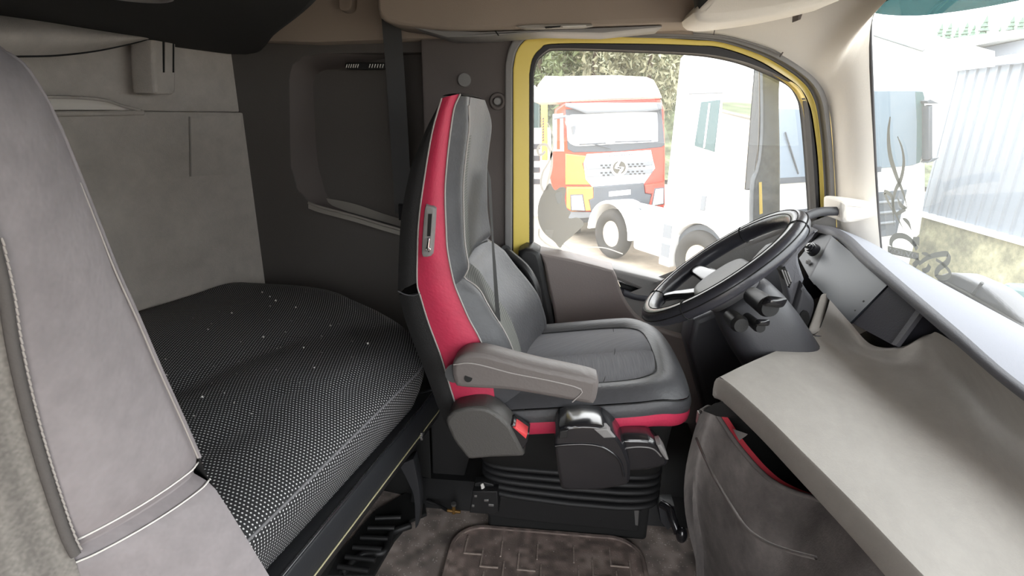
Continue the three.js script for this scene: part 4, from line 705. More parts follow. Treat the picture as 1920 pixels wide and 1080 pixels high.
add('visor_clip', slabZ(Zs([[1497, 20], [1508, 18], [1502, 36], [1496, 38]], -1.6), -1.64, -1.6, 0.003), M.pillar, sv);
// upper bunk with its hanging padded front and ring lamp
const ubk = thing('upper_bunk', 'black upper bunk tray overhead with a grey padded hanging edge', 'bunk');
{ const yb = 1.335; const edge = [[640, -40], [600, 2], [560, 40], [520, 78], [500, 94], [486, 98]].map(([u, v]) => Yp(u, v, yb + (v < 50 ? 0.02 : 0.005)));
  const pl = [V(-0.2, 0, -0.6), V(-0.42, 0, -0.98), V(-0.72, 0, -1.4), V(-1.0, 0, -1.81), V(-1.13, 0, -1.84), V(-1.3, 0, -1.2), V(-1.45, 0, -0.5), V(-1.45, 0, 0.3), V(-0.2, 0, 0.3)];
  add('tray_underside', slabY([...smooth(pl.slice(0, 5), 20), ...pl.slice(5)], yb, yb + 0.1, 0.02, [], 3), M.deep, ubk);
  const a = Xs([[-60, 20], [0, 26], [75, 30], [150, 42], [250, 60], [292, 68]], -1.16).map((p) => V(p.x, p.y, p.z)), b = Xs([[-60, 112], [20, 106], [100, 104], [180, 95], [250, 80], [294, 68]], -1.13);
  add('padded_edge', patch(a, b, { nu: 30, nv: 10, bulge: V(0.05, 0, 0.01) }), M.rearWall, ubk);
  add('padded_edge_cord', tube(b, 0.003, 30, 6), M.deep, ubk);
  const rc = Yp(245, -12, yb - 0.004); add('ring_lamp', [new THREE.TorusGeometry(0.055, 0.004, 8, 40).rotateX(Math.PI / 2).translate(rc.x, rc.y, rc.z), new THREE.TorusGeometry(0.04, 0.003, 8, 40).rotateX(Math.PI / 2).translate(rc.x, rc.y, rc.z)], M.trimGrey, ubk);
}
const bl = thing('bunk_latch', 'pale grey wall latch with two dark slots holding the upper bunk', 'latch');
{ const lx = -1.11, o = Xs([[288, 72], [330, 70], [331, 168], [326, 177], [298, 178], [291, 170]], lx);
  add('latch_body', slabX(smooth(o, 40, true, 0.2), lx - 0.07, lx, 0.01, [], 4), M.rearWall, bl);
  for (const u of [307, 325]) add('slot', slabX(Xs([[u - 2, 70], [u + 1.5, 70], [u + 1.5, 136], [u - 1, 136]], lx + 0.001), lx - 0.004, lx + 0.0015, 0), M.deep, bl);
  add('tongue', slabX(Xs([[309, 72], [323, 72], [323, 136], [309, 136]], lx + 0.001), lx - 0.003, lx + 0.002, 0.0005), M.rearWall, bl); }
const ch = thing('coat_hook', 'small brown plastic hook under the roof above dark side wall', 'hook');
add('hook', [slabZ(smooth(Zs([[636, -10], [660, -10], [660, 14], [652, 21], [640, 20], [636, 10]], -1.74), 24, true, 0.4), -1.78, -1.735, 0.006)], M.headliner, ch);
// air valve and gear lever on the floor
const av = thing('air_valve', 'small brass air valve on the floor behind driver seat', 'valve');
{ const p = Zp(851, 958, -1.32); p.y = 0.105; const b = Yp(851, 962, 0.02); add('valve_body', [rod(b, b.clone().add(V(0, 0.028, 0)), 0.006, 0.005), rod(b.clone().add(V(-0.02, 0.008, 0)), b.clone().add(V(0.02, 0.006, 0)), 0.005)], mat(0x8a6a3c, { roughness: 0.4, metalness: 0.7 }), av); add('valve_cap', rod(b.clone().add(V(0, 0.028, 0)), b.clone().add(V(0, 0.036, 0)), 0.0075), M.steel, av); add('valve_hose', tube([b.clone().add(V(-0.02, 0.008, 0)), b.clone().add(V(-0.05, 0.006, -0.02)), b.clone().add(V(-0.09, 0.01, -0.03))], 0.005, 16, 8), M.black, av); }
const fl = thing('floor_lever', 'folded black floor lever with shiny knob beside the console', 'lever');
add('lever_arm', tube([Zp(1240, 945, -1.2), Zp(1255, 955, -1.18), Zp(1262, 975, -1.16), Zp(1272, 1000, -1.14)], 0.011, 24, 10), M.glossBlack, fl);
add('lever_knob', [new THREE.SphereGeometry(0.016, 20, 14).scale(0.9, 1.4, 0.9).translate(...Zp(1278, 1003, -1.13).toArray())], M.glossBlack, fl);
add('lever_bracket', slabZ(Zs([[1232, 938], [1262, 940], [1268, 968], [1250, 985], [1236, 968]], -1.22), -1.25, -1.2, 0.004), M.railBlack, fl);
// ---------- outside: yard, hill, trees ----------
const GY = -1.62;
struct('yard_ground', box(-70, 90, GY - 0.2, GY, -120, 60, 0), mat(0x9a8f80, { roughness: 0.95, blot: 0.25, size: 9 }), 'sandy gravel truck yard');
{ const rows = []; for (let j = 0; j <= 12; j++) { const r = []; for (let i = 0; i <= 24; i++) { const x = -26 + i * 2.2, z = -24 - j * 2.2; r.push(V(x, GY + 0.2 + 9 * (j / 12) ** 0.8 + 0.5 * Math.sin(x * 0.7 + j) * Math.sin(j * 0.9), z)); } rows.push(r); }
  const h = struct('hillside', grid(rows), mat(0x59604a, { roughness: 1, blot: 0.7, size: 6 }), 'scrubby green hillside behind the yard'); }
M.leaf = [mat(0x6f7a58, { roughness: 0.9, transmission: 0.3, thickness: 0 }), mat(0x878a6c, { roughness: 0.9, transmission: 0.3, thickness: 0 }), mat(0x98987f, { roughness: 0.9, transmission: 0.3, thickness: 0 })];
M.bark = mat(0x5b5148, { roughness: 0.95 });
function foliage(rx, ry, rz, n, size, seed) {
  const r = rng(seed), pos = [], q = new THREE.Quaternion(), e = new THREE.Euler();
  for (let k = 0; k < n; k++) {
    const a = r() * 6.283, b = Math.acos(2 * r() - 1), d = 0.55 + 0.45 * r() ** 0.5 + 0.12 * Math.sin(a * 5 + b * 7);
    const c = V(Math.sin(b) * Math.cos(a) * rx * d, ry + Math.cos(b) * ry * d, Math.sin(b) * Math.sin(a) * rz * d), s = size * (0.6 + 0.8 * r());
    q.setFromEuler(e.set(r() * 6, r() * 6, r() * 6));
    for (const p of [V(-s, 0, 0), V(s * 0.2, s * 0.7, 0), V(s, 0, s * 0.3)]) { p.applyQuaternion(q).add(c); pos.push(p.x, p.y, p.z); }
  }
  const g = new THREE.BufferGeometry(); g.setAttribute('position', new THREE.Float32BufferAttribute(pos, 3)); g.computeVertexNormals(); return g;
}
const treeAt = [[1010, -25.5, 1.9, 2.9, 0, 'round green tree on the slope over crane post'], [1058, -30, 2.1, 3.2, 1, 'pale olive tree on the slope over red truck roof'], [1112, -26, 1.9, 2.9, 2, 'dusty grey-green tree beyond red truck roof'], [1162, -31, 2.3, 3.4, 1, 'broad olive tree beyond red truck visor'], [1214, -26.5, 1.9, 3.0, 2, 'loose grey-green tree next to white tractor roof'], [1258, -31.5, 2.4, 3.6, 0, 'dark green tree partly behind white tractor roof']];
treeAt.forEach(([u, z, rx, ry, m, label], i) => {
  const t = thing('hillside_tree', label, 'tree', 'trees on the slope behind the yard'), p = Zp(u, 175, z); t.position.set(p.x, p.y - 1.1, z);
  add('crown', foliage(rx, ry, rx, 4200, 0.17, 300 + i), M.leaf[m], t); add('trunk', rod(V(0, -1.5, 0), V(0, ry, 0), 0.18, 0.1), M.bark, t);
});
// conifers beyond the sheds
M.conifer = mat(0x5a7062, { roughness: 0.95 });
[[1690, 80, 9, 'broad'], [1712, 78, 5, 'small'], [1760, 70, 12, 'tall'], [1777, 66, 11, 'tall'], [1792, 68, 9, 'mid'], [1808, 64, 11, 'tall'], [1822, 66, 10, 'mid'], [1842, 62, 16, 'tall'], [1872, 63, 7, 'small'], [1893, 58, 14, 'tall'], [1910, 57, 13, 'tall'], [1925, 56, 12, 'mid']].forEach(([u, vb, hpx, k], i) => {
  const X0 = 42, b = Xp(u, vb + 4, X0), tpt = Xp(u, vb - hpx * 1.8 - 6, X0), H = tpt.y - b.y, r = rng(900 + i);
  const c = thing('conifer', 'dark green conifer standing beyond the white shed roofs', 'tree', 'conifers beyond the shed roofs'); c.position.set(X0, b.y - 0.5, b.z);
  const gs = []; for (let q = 0; q < 5; q++) { const g = new THREE.ConeGeometry(H * (0.3 - 0.045 * q) * (0.9 + 0.3 * r()), H * 0.38, 9, 2); const p = g.attributes.position; for (let v = 0; v < p.count; v++) { const f = 0.8 + 0.4 * r(); p.setX(v, p.getX(v) * f); p.setZ(v, p.getZ(v) * f); } g.computeVertexNormals(); g.translate(0, H * (0.22 + 0.2 * q), 0); gs.push(g); }
  add('crown', gs, M.conifer, c); add('trunk', rod(V(0, GY - b.y + 0.5, 0), V(0, H * 0.2, 0), 0.2), M.bark, c);
});
// ---------- white shed ahead ----------
M.sheet = mat(0x878d96, { roughness: 0.5, metalness: 0.0 }); M.concrete = mat(0x8d8a72, { roughness: 0.95, blot: 0.35, size: 2.2 }); M.whitePaint = mat(0xe9ebec, { roughness: 0.35, clearcoat: 0.5 });
const sh = thing('ribbed_shed', 'white corrugated metal shed wall on a stained concrete base', 'building');
{ const X = 6.85, zA = -10.75, zB = -1.0, pitch = 0.235, y0 = -0.45, y1 = Xp(1800, 132, 6.85).y;
  const pan = clean(box(X, X + 0.03, y0, y1, -pitch / 2 + 0.02, pitch / 2 - 0.02, 0.003)), rb = clean(slabY([V(X + 0.02, 0, -0.035), V(X - 0.035, 0, -0.018), V(X - 0.035, 0, 0.018), V(X + 0.02, 0, 0.035)], y0, y1, 0.002));
  for (let z = zA + pitch / 2; z < zB; z += pitch) { const a = new THREE.Mesh(pan, M.sheet); a.name = 'sheet_panel'; a.position.z = z; sh.add(a); const b = new THREE.Mesh(rb, M.sheet); b.name = 'sheet_rib'; b.position.z = z + pitch / 2; sh.add(b); }
  add('flashing', [box(X - 0.06, X + 0.06, y0 - 0.07, y0 + 0.0, zA - 0.05, zB, 0.01), box(X - 0.09, X + 0.02, y0 - 0.09, y0 - 0.07, zA - 0.05, zB, 0.004)], M.whitePaint, sh);
  add('concrete_base', box(X - 0.02, X + 0.3, GY, y0 - 0.07, zA, zB, 0.01), M.concrete, sh);
  add('end_wall', box(X, X + 5, y0 - 0.07, y1, zA - 0.06, zA, 0.01), M.sheet, sh);
  add('roof', slabZ([V(X - 0.15, y1, 0), V(X + 5, y1 + 0.9, 0), V(X + 5, y1 + 1.0, 0), V(X - 0.15, y1 + 0.1, 0)], zA - 0.1, zB, 0.01), M.whitePaint, sh);
}
const s2 = thing('far_shed', 'pale grey gabled shed behind the corrugated one', 'building');
{ const X = 20, P = (u, v) => Xp(u, v, X); const a = P(1728, 140), b = P(1728, 104), c = P(1815, 95), d = P(1930, 72), e = P(1930, 150);
  add('shed_wall', slabX([a, b, c, d, e], X, X + 6, 0.02), mat(0x8b909a, { roughness: 0.7 }), s2);
  const r1 = [P(1724, 102), P(1815, 94), P(1930, 70), P(1930, 56), P(1760, 78), P(1724, 84)]; add('shed_roof', slabX(r1, X - 0.6, X + 8, 0.05), M.whitePaint, s2);
  add('shed_base', box(X, X + 6, GY, a.y, -40, -4, 0.02), M.concrete, s2);
  add('vent', box(X - 0.5, X, P(1740, 142).y, P(1740, 132).y, P(1728, 137).z, P(1754, 137).z, 0.02), M.darkPlastic, s2); }
const s3 = thing('gabled_shed', 'white shed with a thin dark gable edge behind white truck', 'building');
{ const X = 16, P = (u, v) => Xp(u, v, X); add('shed_wall', slabX([P(1600, 320), P(1600, 50), P(1640, 66), P(1732, 95), P(1732, 320)], X, X + 3, 0.02), M.whitePaint, s3);
  add('gable_edge', rod(P(1640, 66), P(1732, 95), 0.06), mat(0x6c7074, { roughness: 0.6 }), s3); }
// ---------- red truck facing the door ----------
M.truckRed = mat(0xd0351f, { roughness: 0.3, clearcoat: 0.8 }); M.truckOrange = mat(0xe58a3c, { roughness: 0.3, clearcoat: 0.8 }); M.tyre = mat(0x2b2a29, { roughness: 0.9 }); M.silver = mat(0x767c82, { roughness: 0.4 }); M.dark = mat(0x26292d, { roughness: 0.6 }); M.grey = mat(0x6d7278, { roughness: 0.5 }); M.slate = mat(0x474d55, { roughness: 0.5 }); M.pane = mat(0xcfd6da, { roughness: 0.08, clearcoat: 1 }); M.teal = mat(0x3d5457, { roughness: 0.3 });
const rt = thing('red_truck', 'red heavy truck with white roof fairing facing the driver window', 'truck');
{ const Z = -12, S = (l, z) => Zs(l, z ?? Z);
  add('cab_shell', slabZ(S([[1036, 285], [1040, 205], [1058, 192], [1240, 186], [1246, 205], [1248, 300], [1246, 392], [1100, 400], [1062, 398], [1040, 380], [1030, 330]]), Z - 2.2, Z, 0.05), M.truckRed, rt);
  add('roof_fairing', slabZ(S([[1004, 192], [1008, 160], [1022, 142], [1050, 143], [1150, 141], [1212, 144], [1226, 150], [1234, 165], [1242, 184], [1150, 187], [1060, 192]]), Z - 2.4, Z + 0.05, 0.08, [], 3), mat(0xece7d6, { roughness: 0.4 }), rt);
  add('fairing_stripe', rod(Zp(1072, 191, Z + 0.08), Zp(1236, 185, Z + 0.08), 0.02), M.truckRed, rt);
  add('sun_visor', slabZ(S([[1060, 193], [1241, 192], [1242, 205], [1215, 209], [1100, 213], [1078, 205], [1060, 200]], Z + 0.25), Z - 0.02, Z + 0.25, 0.04), M.grey, rt);
  add('windscreen_surround', slabZ(S([[1060, 205], [1240, 200], [1246, 272], [1240, 276], [1160, 284], [1075, 286], [1064, 280]]), Z - 0.1, Z + 0.03, 0.02), M.slate, rt);
  add('windscreen', slabZ(smooth(S([[1064, 218], [1090, 214], [1180, 210], [1226, 210], [1232, 214], [1233, 262], [1228, 266], [1150, 270], [1085, 274], [1070, 270], [1064, 262]]), 50, true, 0.3), Z, Z + 0.045, 0.01), M.pane, rt);
  for (const [a, b, c] of [[[1086, 271], [1136, 268], [1145, 278]], [[1153, 266], [1222, 264], [1196, 266]]]) add('wiper', [rod(Zp(...a, Z + 0.06), Zp(...b, Z + 0.06), 0.012), rod(Zp(...c, Z + 0.06), Zp((a[0] + b[0]) / 2, (a[1] + b[1]) / 2, Z + 0.06), 0.012)], M.slate, rt);
  add('front_panel', slabZ(S([[1100, 289], [1220, 281], [1224, 300], [1228, 315], [1210, 340], [1205, 348], [1112, 352], [1098, 336], [1094, 306]]), Z - 0.05, Z + 0.05, 0.02), M.whitePaint, rt);
  add('orange_corner', slabZ(S([[1060, 288], [1098, 292], [1102, 300], [1092, 306], [1098, 330], [1110, 340], [1108, 346], [1060, 346]]), Z - 0.05, Z + 0.03, 0.02), M.truckOrange, rt);
  for (const [va, vb] of [[306, 318], [320, 332]]) { const gr = new THREE.Group(); gr.name = 'grille_bar'; rt.add(gr);
    add('bar', slabZ(S([[1096, va + 1], [1160, va - 2], [1224, va - 5], [1222, vb - 8], [1160, vb - 3], [1100, vb]]), Z, Z + 0.09, 0.02), M.silver, gr);
    for (let i = 0; i < 10; i++) for (let j = 0; j < 2; j++) { const u = 1128 + i * 8.4 + (j % 2) * 4, v = (va + vb) / 2 + 0.5 - (u - 1128) * 0.04 + (j - 0.5) * 4.5; if (Math.abs(u - 1161) < 16) continue; const p = Zp(u, v, Z + 0.09); add('mesh_hole', box(p.x - 0.025, p.x + 0.025, p.y - 0.015, p.y + 0.015, p.z - 0.01, p.z + 0.006, 0.003), M.dark, gr); } }
  const em = new THREE.Group(); em.name = 'emblem'; rt.add(em); const ec = Zp(1161, 314, Z + 0.12);
  add('emblem_disc', new THREE.CylinderGeometry(0.165, 0.165, 0.05, 36).rotateX(Math.PI / 2).translate(ec.x, ec.y, ec.z), mat(0x4b4943, { roughness: 0.4 }), em);
  add('emblem_ring', new THREE.TorusGeometry(0.16, 0.024, 10, 40).translate(ec.x, ec.y, ec.z + 0.02), M.whitePaint, em);
  const ep = (l) => slabZ(l.map(([x, y]) => V(ec.x + x, ec.y + y, 0)), ec.z + 0.01, ec.z + 0.05, 0.006);
  add('emblem_letter', [ep([[-0.02, 0.135], [0.02, 0.135], [-0.03, 0.02], [0.06, 0.02], [0.02, -0.06], [0.0, -0.02], [-0.1, -0.02], [-0.08, 0.06]]), ep([[0.02, -0.135], [-0.02, -0.135], [0.025, -0.03], [-0.06, -0.03], [-0.02, 0.05], [0.0, 0.01], [0.1, 0.015], [0.08, -0.06]])], M.whitePaint, em);
  add('lettering', (() => { const g = []; for (let i = 0; i < 12; i++) { const p = Zp(1134 + i * 4.6, 293 - i * 0.35, Z + 0.055); g.push(box(p.x - 0.016, p.x + 0.016, p.y - 0.012, p.y + 0.012, p.z - 0.004, p.z + 0.004, 0.002)); } return g; })(), M.grey, rt);
  add('bumper', slabZ(S([[1112, 349], [1206, 342], [1208, 362], [1220, 364], [1214, 390], [1180, 396], [1108, 396], [1104, 374], [1112, 370]]), Z - 0.1, Z + 0.12, 0.03), M.slate, rt);
  add('number_plate', slabZ(S([[1141, 358], [1181, 354], [1181, 363], [1141, 367]]), Z + 0.1, Z + 0.14, 0.005), M.whitePaint, rt);
  add('bumper_corner', slabZ(S([[1062, 350], [1112, 350], [1114, 372], [1104, 374], [1112, 394], [1072, 396], [1062, 388]]), Z - 0.1, Z + 0.08, 0.03), M.truckOrange, rt);
  add('bumper_corner', slabZ(S([[1207, 346], [1245, 340], [1246, 385], [1214, 386], [1222, 362], [1209, 361]]), Z - 0.1, Z + 0.08, 0.03), M.truckRed, rt);
  for (const l of [[[1071, 366], [1091, 365], [1096, 393], [1072, 392]], [[1228, 354], [1242, 352], [1242, 380], [1222, 384]]]) { const hg = new THREE.Group(); hg.name = 'headlamp'; rt.add(hg); add('lamp_frame', slabZ(S(l.map(([u, v], i) => [u + (i === 0 || i === 3 ? -2 : 2), v + (i < 2 ? -2 : 2)])), Z, Z + 0.1, 0.02), M.slate, hg); add('lamp_glass', slabZ(S(l), Z + 0.05, Z + 0.13, 0.02), M.whitePaint, hg); }
  add('lower_step', slabZ(S([[1064, 396], [1140, 398], [1136, 406], [1066, 410]]), Z - 0.1, Z + 0.05, 0.02), M.grey, rt);
  add('mirror', [new THREE.SphereGeometry(0.1, 16, 12).scale(1, 1, 0.5).translate(...Zp(1069, 229, Z + 0.4).toArray()), slabZ(S([[1060, 216], [1078, 218], [1082, 232], [1062, 236]], Z + 0.4), Z + 0.3, Z + 0.42, 0.03)], M.whitePaint, rt);
  add('mirror_arm', [rod(Zp(1038, 222, Z + 0.2), Zp(1062, 218, Z + 0.2), 0.03), rod(Zp(1075, 236, Z + 0.38), Zp(1075, 252, Z + 0.36), 0.06, 0.03)], M.grey, rt);
  add('side_window', slabZ(S([[1036, 214], [1056, 212], [1058, 284], [1036, 284]]), Z - 0.06, Z + 0.01, 0.02), M.pane, rt);
  add('door_post', slabZ(S([[1044, 222], [1050, 222], [1050, 280], [1044, 280]]), Z - 0.02, Z + 0.03, 0.01), M.truckRed, rt);
  const g0 = Zp(1075, 420, Z); for (const x of [g0.x + 0.05, g0.x + 1.9]) add('wheel', new THREE.CylinderGeometry(0.5, 0.5, 0.32, 32).rotateZ(Math.PI / 2).translate(x, GY + 0.5, Z - 1.2), M.tyre, rt);
  add('chassis', box(Zp(1060, 400, Z).x, Zp(1240, 400, Z).x, GY + 0.45, GY + 0.85, Z - 7, Z - 0.2, 0.05), M.slate, rt);
}
const ct = thing('crane_truck', 'yellow crane post and white truck parts standing beside red truck', 'truck');
{ const Z = -15.2; add('crane_post', slabZ(Zs([[1014, 180], [1026, 180], [1026, 300], [1016, 300]], Z), Z - 0.3, Z, 0.02), mat(0xe8b45c, { roughness: 0.5 }), ct);
  for (let k = 0; k < 9; k++) add('warning_bar', slabZ(Zs([[1017, 222 + k * 5], [1020, 220 + k * 5], [1020, 223 + k * 5], [1017, 225 + k * 5]], Z + 0.01), Z - 0.02, Z + 0.015, 0.002), M.slate, ct);
  add('white_body', slabZ(Zs([[985, 160], [1003, 160], [1003, 190], [985, 190]], Z), Z - 2, Z, 0.03), M.whitePaint, ct);
  add('cab_window', slabZ(Zs([[985, 192], [1012, 192], [1012, 240], [985, 240]], Z), Z - 0.2, Z - 0.1, 0.01), M.teal, ct);
  add('side_body', slabZ(Zs([[985, 242], [1030, 242], [1034, 400], [985, 420]], Z), Z - 2, Z - 0.1, 0.03), M.whitePaint, ct);
  for (let k = 0; k < 4; k++) add('side_step', slabZ(Zs([[990, 270 + k * 22], [1012, 270 + k * 22], [1012, 280 + k * 22], [990, 280 + k * 22]], Z), Z - 0.12, Z - 0.05, 0.01), M.slate, ct);
  add('wheel', new THREE.CylinderGeometry(0.5, 0.5, 0.32, 32).rotateX(Math.PI / 2).translate(Zp(1000, 420, Z).x, GY + 0.5, Z - 0.4), M.tyre, ct); }
// ---------- white tractor unit beside us ----------
const wt = thing('white_tractor', 'white tractor unit with bare rear chassis parked alongside', 'truck');
{ wt.position.set(1.111, GY, -10.875); wt.rotation.y = -Math.atan2(0.831, 0.556);
  const wheel = (x, z) => { const g = new THREE.Group(); g.name = 'wheel'; wt.add(g); add('tyre', new THREE.TorusGeometry(0.38, 0.13, 14, 36).scale(1, 1, 1.1).translate(x, 0.5, z), M.tyre, g); add('hub', new THREE.CylinderGeometry(0.3, 0.24, 0.16, 28).rotateX(Math.PI / 2).translate(x, 0.5, z - 0.02), mat(0xd0c4b0, { roughness: 0.5 }), g); };
  wheel(0, 0); wheel(2.3, 0.0);
  const arc = (r, x0) => Array.from({ length: 15 }, (_, i) => { const a = Math.PI * i / 14; return V(x0 + r * Math.cos(a), 0.5 + r * Math.sin(a), 0); });
  add('rear_fender', slabZ([...arc(0.68, 0), ...arc(0.62, 0).reverse()], -0.45, 0.16, 0.01), M.whitePaint, wt);
  add('rear_deck', box(-0.9, 1.3, 0.75, 1.0, -1.1, -0.4, 0.03), M.whitePaint, wt);
  add('tank', box(0.72, 1.5, 0.35, 1.1, -0.6, 0.12, 0.08), M.whitePaint, wt);
  add('step_box', box(1.5, 1.78, 0.25, 1.1, -0.5, 0.16, 0.03), M.whitePaint, wt);
  for (const y of [0.42, 0.76]) add('step_tread', box(1.54, 1.75, y, y + 0.24, 0.14, 0.168, 0.01), M.grey, wt);
  for (let k = 0; k < 3; k++) add('hose_coupling', tube([V(0.35 + k * 0.25, 1.0, -0.3), V(0.42 + k * 0.25, 1.08, -0.3), V(0.55 + k * 0.25, 1.02, -0.28)], 0.035, 12, 8), M.grey, wt);
  const side2 = [V(1.45, 1.05, 0), V(1.45, 3.7, 0), V(1.9, 4.0, 0), V(2.7, 3.95, 0), V(2.95, 3.0, 0), V(3.08, 1.9, 0), V(3.08, 0.45, 0), V(2.93, 0.45, 0), ...arc(0.62, 2.3).map((p) => p), V(1.62, 0.7, 0)];
  add('cab_shell', slabZ(side2, -1.6, 0.12, 0.06, [], 3), M.whitePaint, wt);
  add('arch_lining', slabZ([...arc(0.6, 2.3), V(1.72, 0.3, 0), V(2.88, 0.3, 0)], -0.5, 0.0, 0.01), M.slate, wt);
  add('side_window', slabZ([V(2.0, 2.35, 0), V(2.03, 3.02, 0), V(2.4, 3.05, 0), V(2.42, 2.28, 0)], 0.09, 0.135, 0.01), M.teal, wt);
  add('window_post', box(2.2, 2.23, 2.33, 3.0, 0.12, 0.145, 0.005), M.whitePaint, wt);
  add('roof_joint', rod(V(1.75, 3.15, 0.125), V(2.6, 3.15, 0.125), 0.012), M.grey, wt);
  add('door_handle', box(2.28, 2.38, 1.35, 1.6, 0.11, 0.14, 0.015), M.grey, wt);
  add('side_mirror', box(2.9, 3.02, 2.0, 2.7, 0.14, 0.36, 0.05), M.whitePaint, wt);
  add('windscreen', slabZ([V(2.975, 2.93, 0), V(3.1, 1.93, 0), V(3.12, 1.93, 0), V(2.995, 2.93, 0)], -1.5, 0.0, 0.006), mat(0x6f7b87, { roughness: 0.3 }), wt);
  add('wiper', rod(V(3.12, 1.98, -1.0), V(3.06, 2.6, -0.6), 0.012), M.slate, wt);
  add('cowl', slabZ([V(3.09, 1.84, 0), V(3.13, 1.84, 0), V(3.13, 1.93, 0), V(3.09, 1.93, 0)], -1.5, 0.0, 0.006), M.slate, wt);
  add('grille', slabZ([V(3.08, 0.7, 0), V(3.11, 0.7, 0), V(3.11, 1.4, 0), V(3.08, 1.4, 0)], -1.45, -0.3, 0.006), M.slate, wt);
  add('headlamp', box(3.0, 3.12, 0.95, 1.45, -0.15, 0.13, 0.04), M.pane, wt);
}
// ---------- white truck ahead, facing us ----------
const wf = thing('white_truck', 'white truck with broad blue-tinted windscreen parked ahead before the shed', 'truck');
{ const Z = -9.6, S = (l, z) => Zs(l, z ?? Z);
  add('cab_shell', slabZ(S([[1440, 480], [1440, 110], [1460, 70], [1600, 60], [1715, 92], [1738, 130], [1738, 370], [1728, 440], [1700, 470]]), Z - 2.2, Z, 0.08, [], 3), M.whitePaint, wf);
  add('windscreen', slabZ(smooth(S([[1452, 174], [1500, 172], [1700, 170], [1726, 171], [1731, 180], [1732, 270], [1722, 306], [1690, 312], [1500, 327], [1452, 330]]), 60, true, 0.25), Z - 0.05, Z + 0.03, 0.01), mat(0x62707b, { roughness: 0.3 }), wf);
  add('screen_edge', slabZ(S([[1714, 172], [1728, 172], [1731, 182], [1731, 270], [1722, 305], [1716, 306], [1717, 230]]), Z, Z + 0.036, 0.005), M.teal, wf);
  add('cowl', slabZ(S([[1452, 322], [1520, 320], [1650, 312], [1650, 322], [1520, 327], [1452, 332]]), Z, Z + 0.05, 0.01), M.slate, wf);
  add('wiper', [tube(S([[1470, 300], [1480, 265], [1500, 235], [1520, 210]], Z + 0.05), 0.012, 16, 6), rod(Zp(1514, 320, Z + 0.05), Zp(1512, 240, Z + 0.05), 0.012)], M.slate, wf);
  add('grille', slabZ(S([[1468, 378], [1700, 355], [1680, 440], [1470, 470]]), Z - 0.05, Z + 0.03, 0.02), M.slate, wf);
  for (let k = 0; k < 3; k++) add('grille_bar', rod(Zp(1470, 396 + k * 22, Z + 0.04), Zp(1690 - k * 6, 376 + k * 20, Z + 0.04), 0.025), M.grey, wf);
  add('badge', slabZ(S([[1498, 318], [1510, 317], [1510, 328], [1498, 329]]), Z + 0.02, Z + 0.07, 0.01), M.grey, wf);
  const mg = new THREE.Group(); mg.name = 'mirror'; wf.add(mg);
  add('mirror_shell', slabZ(S([[1741, 200], [1750, 196], [1750, 298], [1741, 300]], Z + 0.2), Z, Z + 0.2, 0.03), M.slate, mg);
  add('mirror_arm', [slabZ(S([[1738, 189], [1745, 186], [1762, 194], [1740, 194]], Z + 0.2), Z, Z + 0.2, 0.01), slabZ(S([[1740, 306], [1748, 297], [1762, 295], [1750, 303]], Z + 0.2), Z, Z + 0.2, 0.01)], M.slate, mg);
  for (const u of [1470, 1700]) { const p = Zp(u, 450, Z); add('wheel', new THREE.CylinderGeometry(0.5, 0.5, 0.32, 28).rotateZ(Math.PI / 2).translate(p.x, GY + 0.5, Z - 1.0), M.tyre, wf); }
  const a = Zp(1450, 450, Z), b = Zp(1720, 450, Z); add('bumper', box(a.x, b.x, GY + 0.35, a.y, Z - 0.6, Z - 0.02, 0.05), M.whitePaint, wf);
}
// ---------- our own door mirror and wiper ----------
const sm = thing('side_mirror', 'tall exterior mirror with dark housing on a slate post outside the driver door', 'mirror');
{ const q = [Zp(1356, 150, -2.34), Zp(1414, 128, -2.16), Zp(1396, 356, -2.16), Zp(1348, 346, -2.34)];
  M.mirror = mat(0xf2f4f5, { roughness: 0.02, metalness: 1 });
  add('mirror_glass', grid([[q[0], q[1]], [q[3], q[2]]]), M.mirror, sm);
  const back = q.map((p, i) => p.clone().add(V(0.075, 0, 0.025)));
  M.housing = mat(0x565d66, { roughness: 0.45 });
  const r1 = Zs([[1414, 127], [1424, 135], [1424, 200], [1421, 280], [1412, 340], [1404, 357], [1396, 358]], -2.15);
  add('housing', [grid([[q[1].clone().add(V(0.002, 0, 0.002)), Zp(1425, 132, -2.12)], [q[1].clone().lerp(q[2], 0.5).add(V(0.002, 0, 0.002)), Zp(1424, 245, -2.12)], [q[2].clone().add(V(0.002, 0, 0.002)), Zp(1411, 352, -2.12)]]), grid([[...back, back[0]], [...q, q[0]].map((p) => p.clone().add(V(0.004, 0, 0.001)))]), grid([[back[0], back[1]], [back[3], back[2]]])], M.housing, sm);
  add('housing_edge', tube([Zp(1424, 132, -2.118), Zp(1424, 220, -2.118), Zp(1420, 300, -2.118), Zp(1412, 350, -2.118)], 0.003, 24, 6), M.trimGrey, sm);
  add('mounting_post', slabZ([...smooth(Zs([[1427, 118], [1428, 240], [1422, 310], [1411, 350], [1409, 500]], -2.1), 20), ...Zs([[1409, 640], [1463, 640]], -2.1), ...smooth(Zs([[1462, 500], [1462, 300], [1460, 180], [1464, 120]], -2.1), 16)], -2.14, -2.09, 0.008), mat(0x59626c, { roughness: 0.6, blot: 0.2, size: 0.3 }), sm);
  add('mounting_bracket', [box(0.80, 0.86, 1.3, 1.34, -2.12, -1.98, 0.008), box(0.86, 0.92, 0.55, 0.6, -2.12, -1.98, 0.008)], M.housing, sm);
  add('reflector_strip', slabZ(Zs([[1423, 342], [1428, 341], [1430, 400], [1424, 402]], -2.088), -2.092, -2.086, 0.001), M.yellow, sm);
}
const wa = thing('wiper_arm', 'dark plastic wiper arm resting outside the foot of the windscreen', 'wiper');
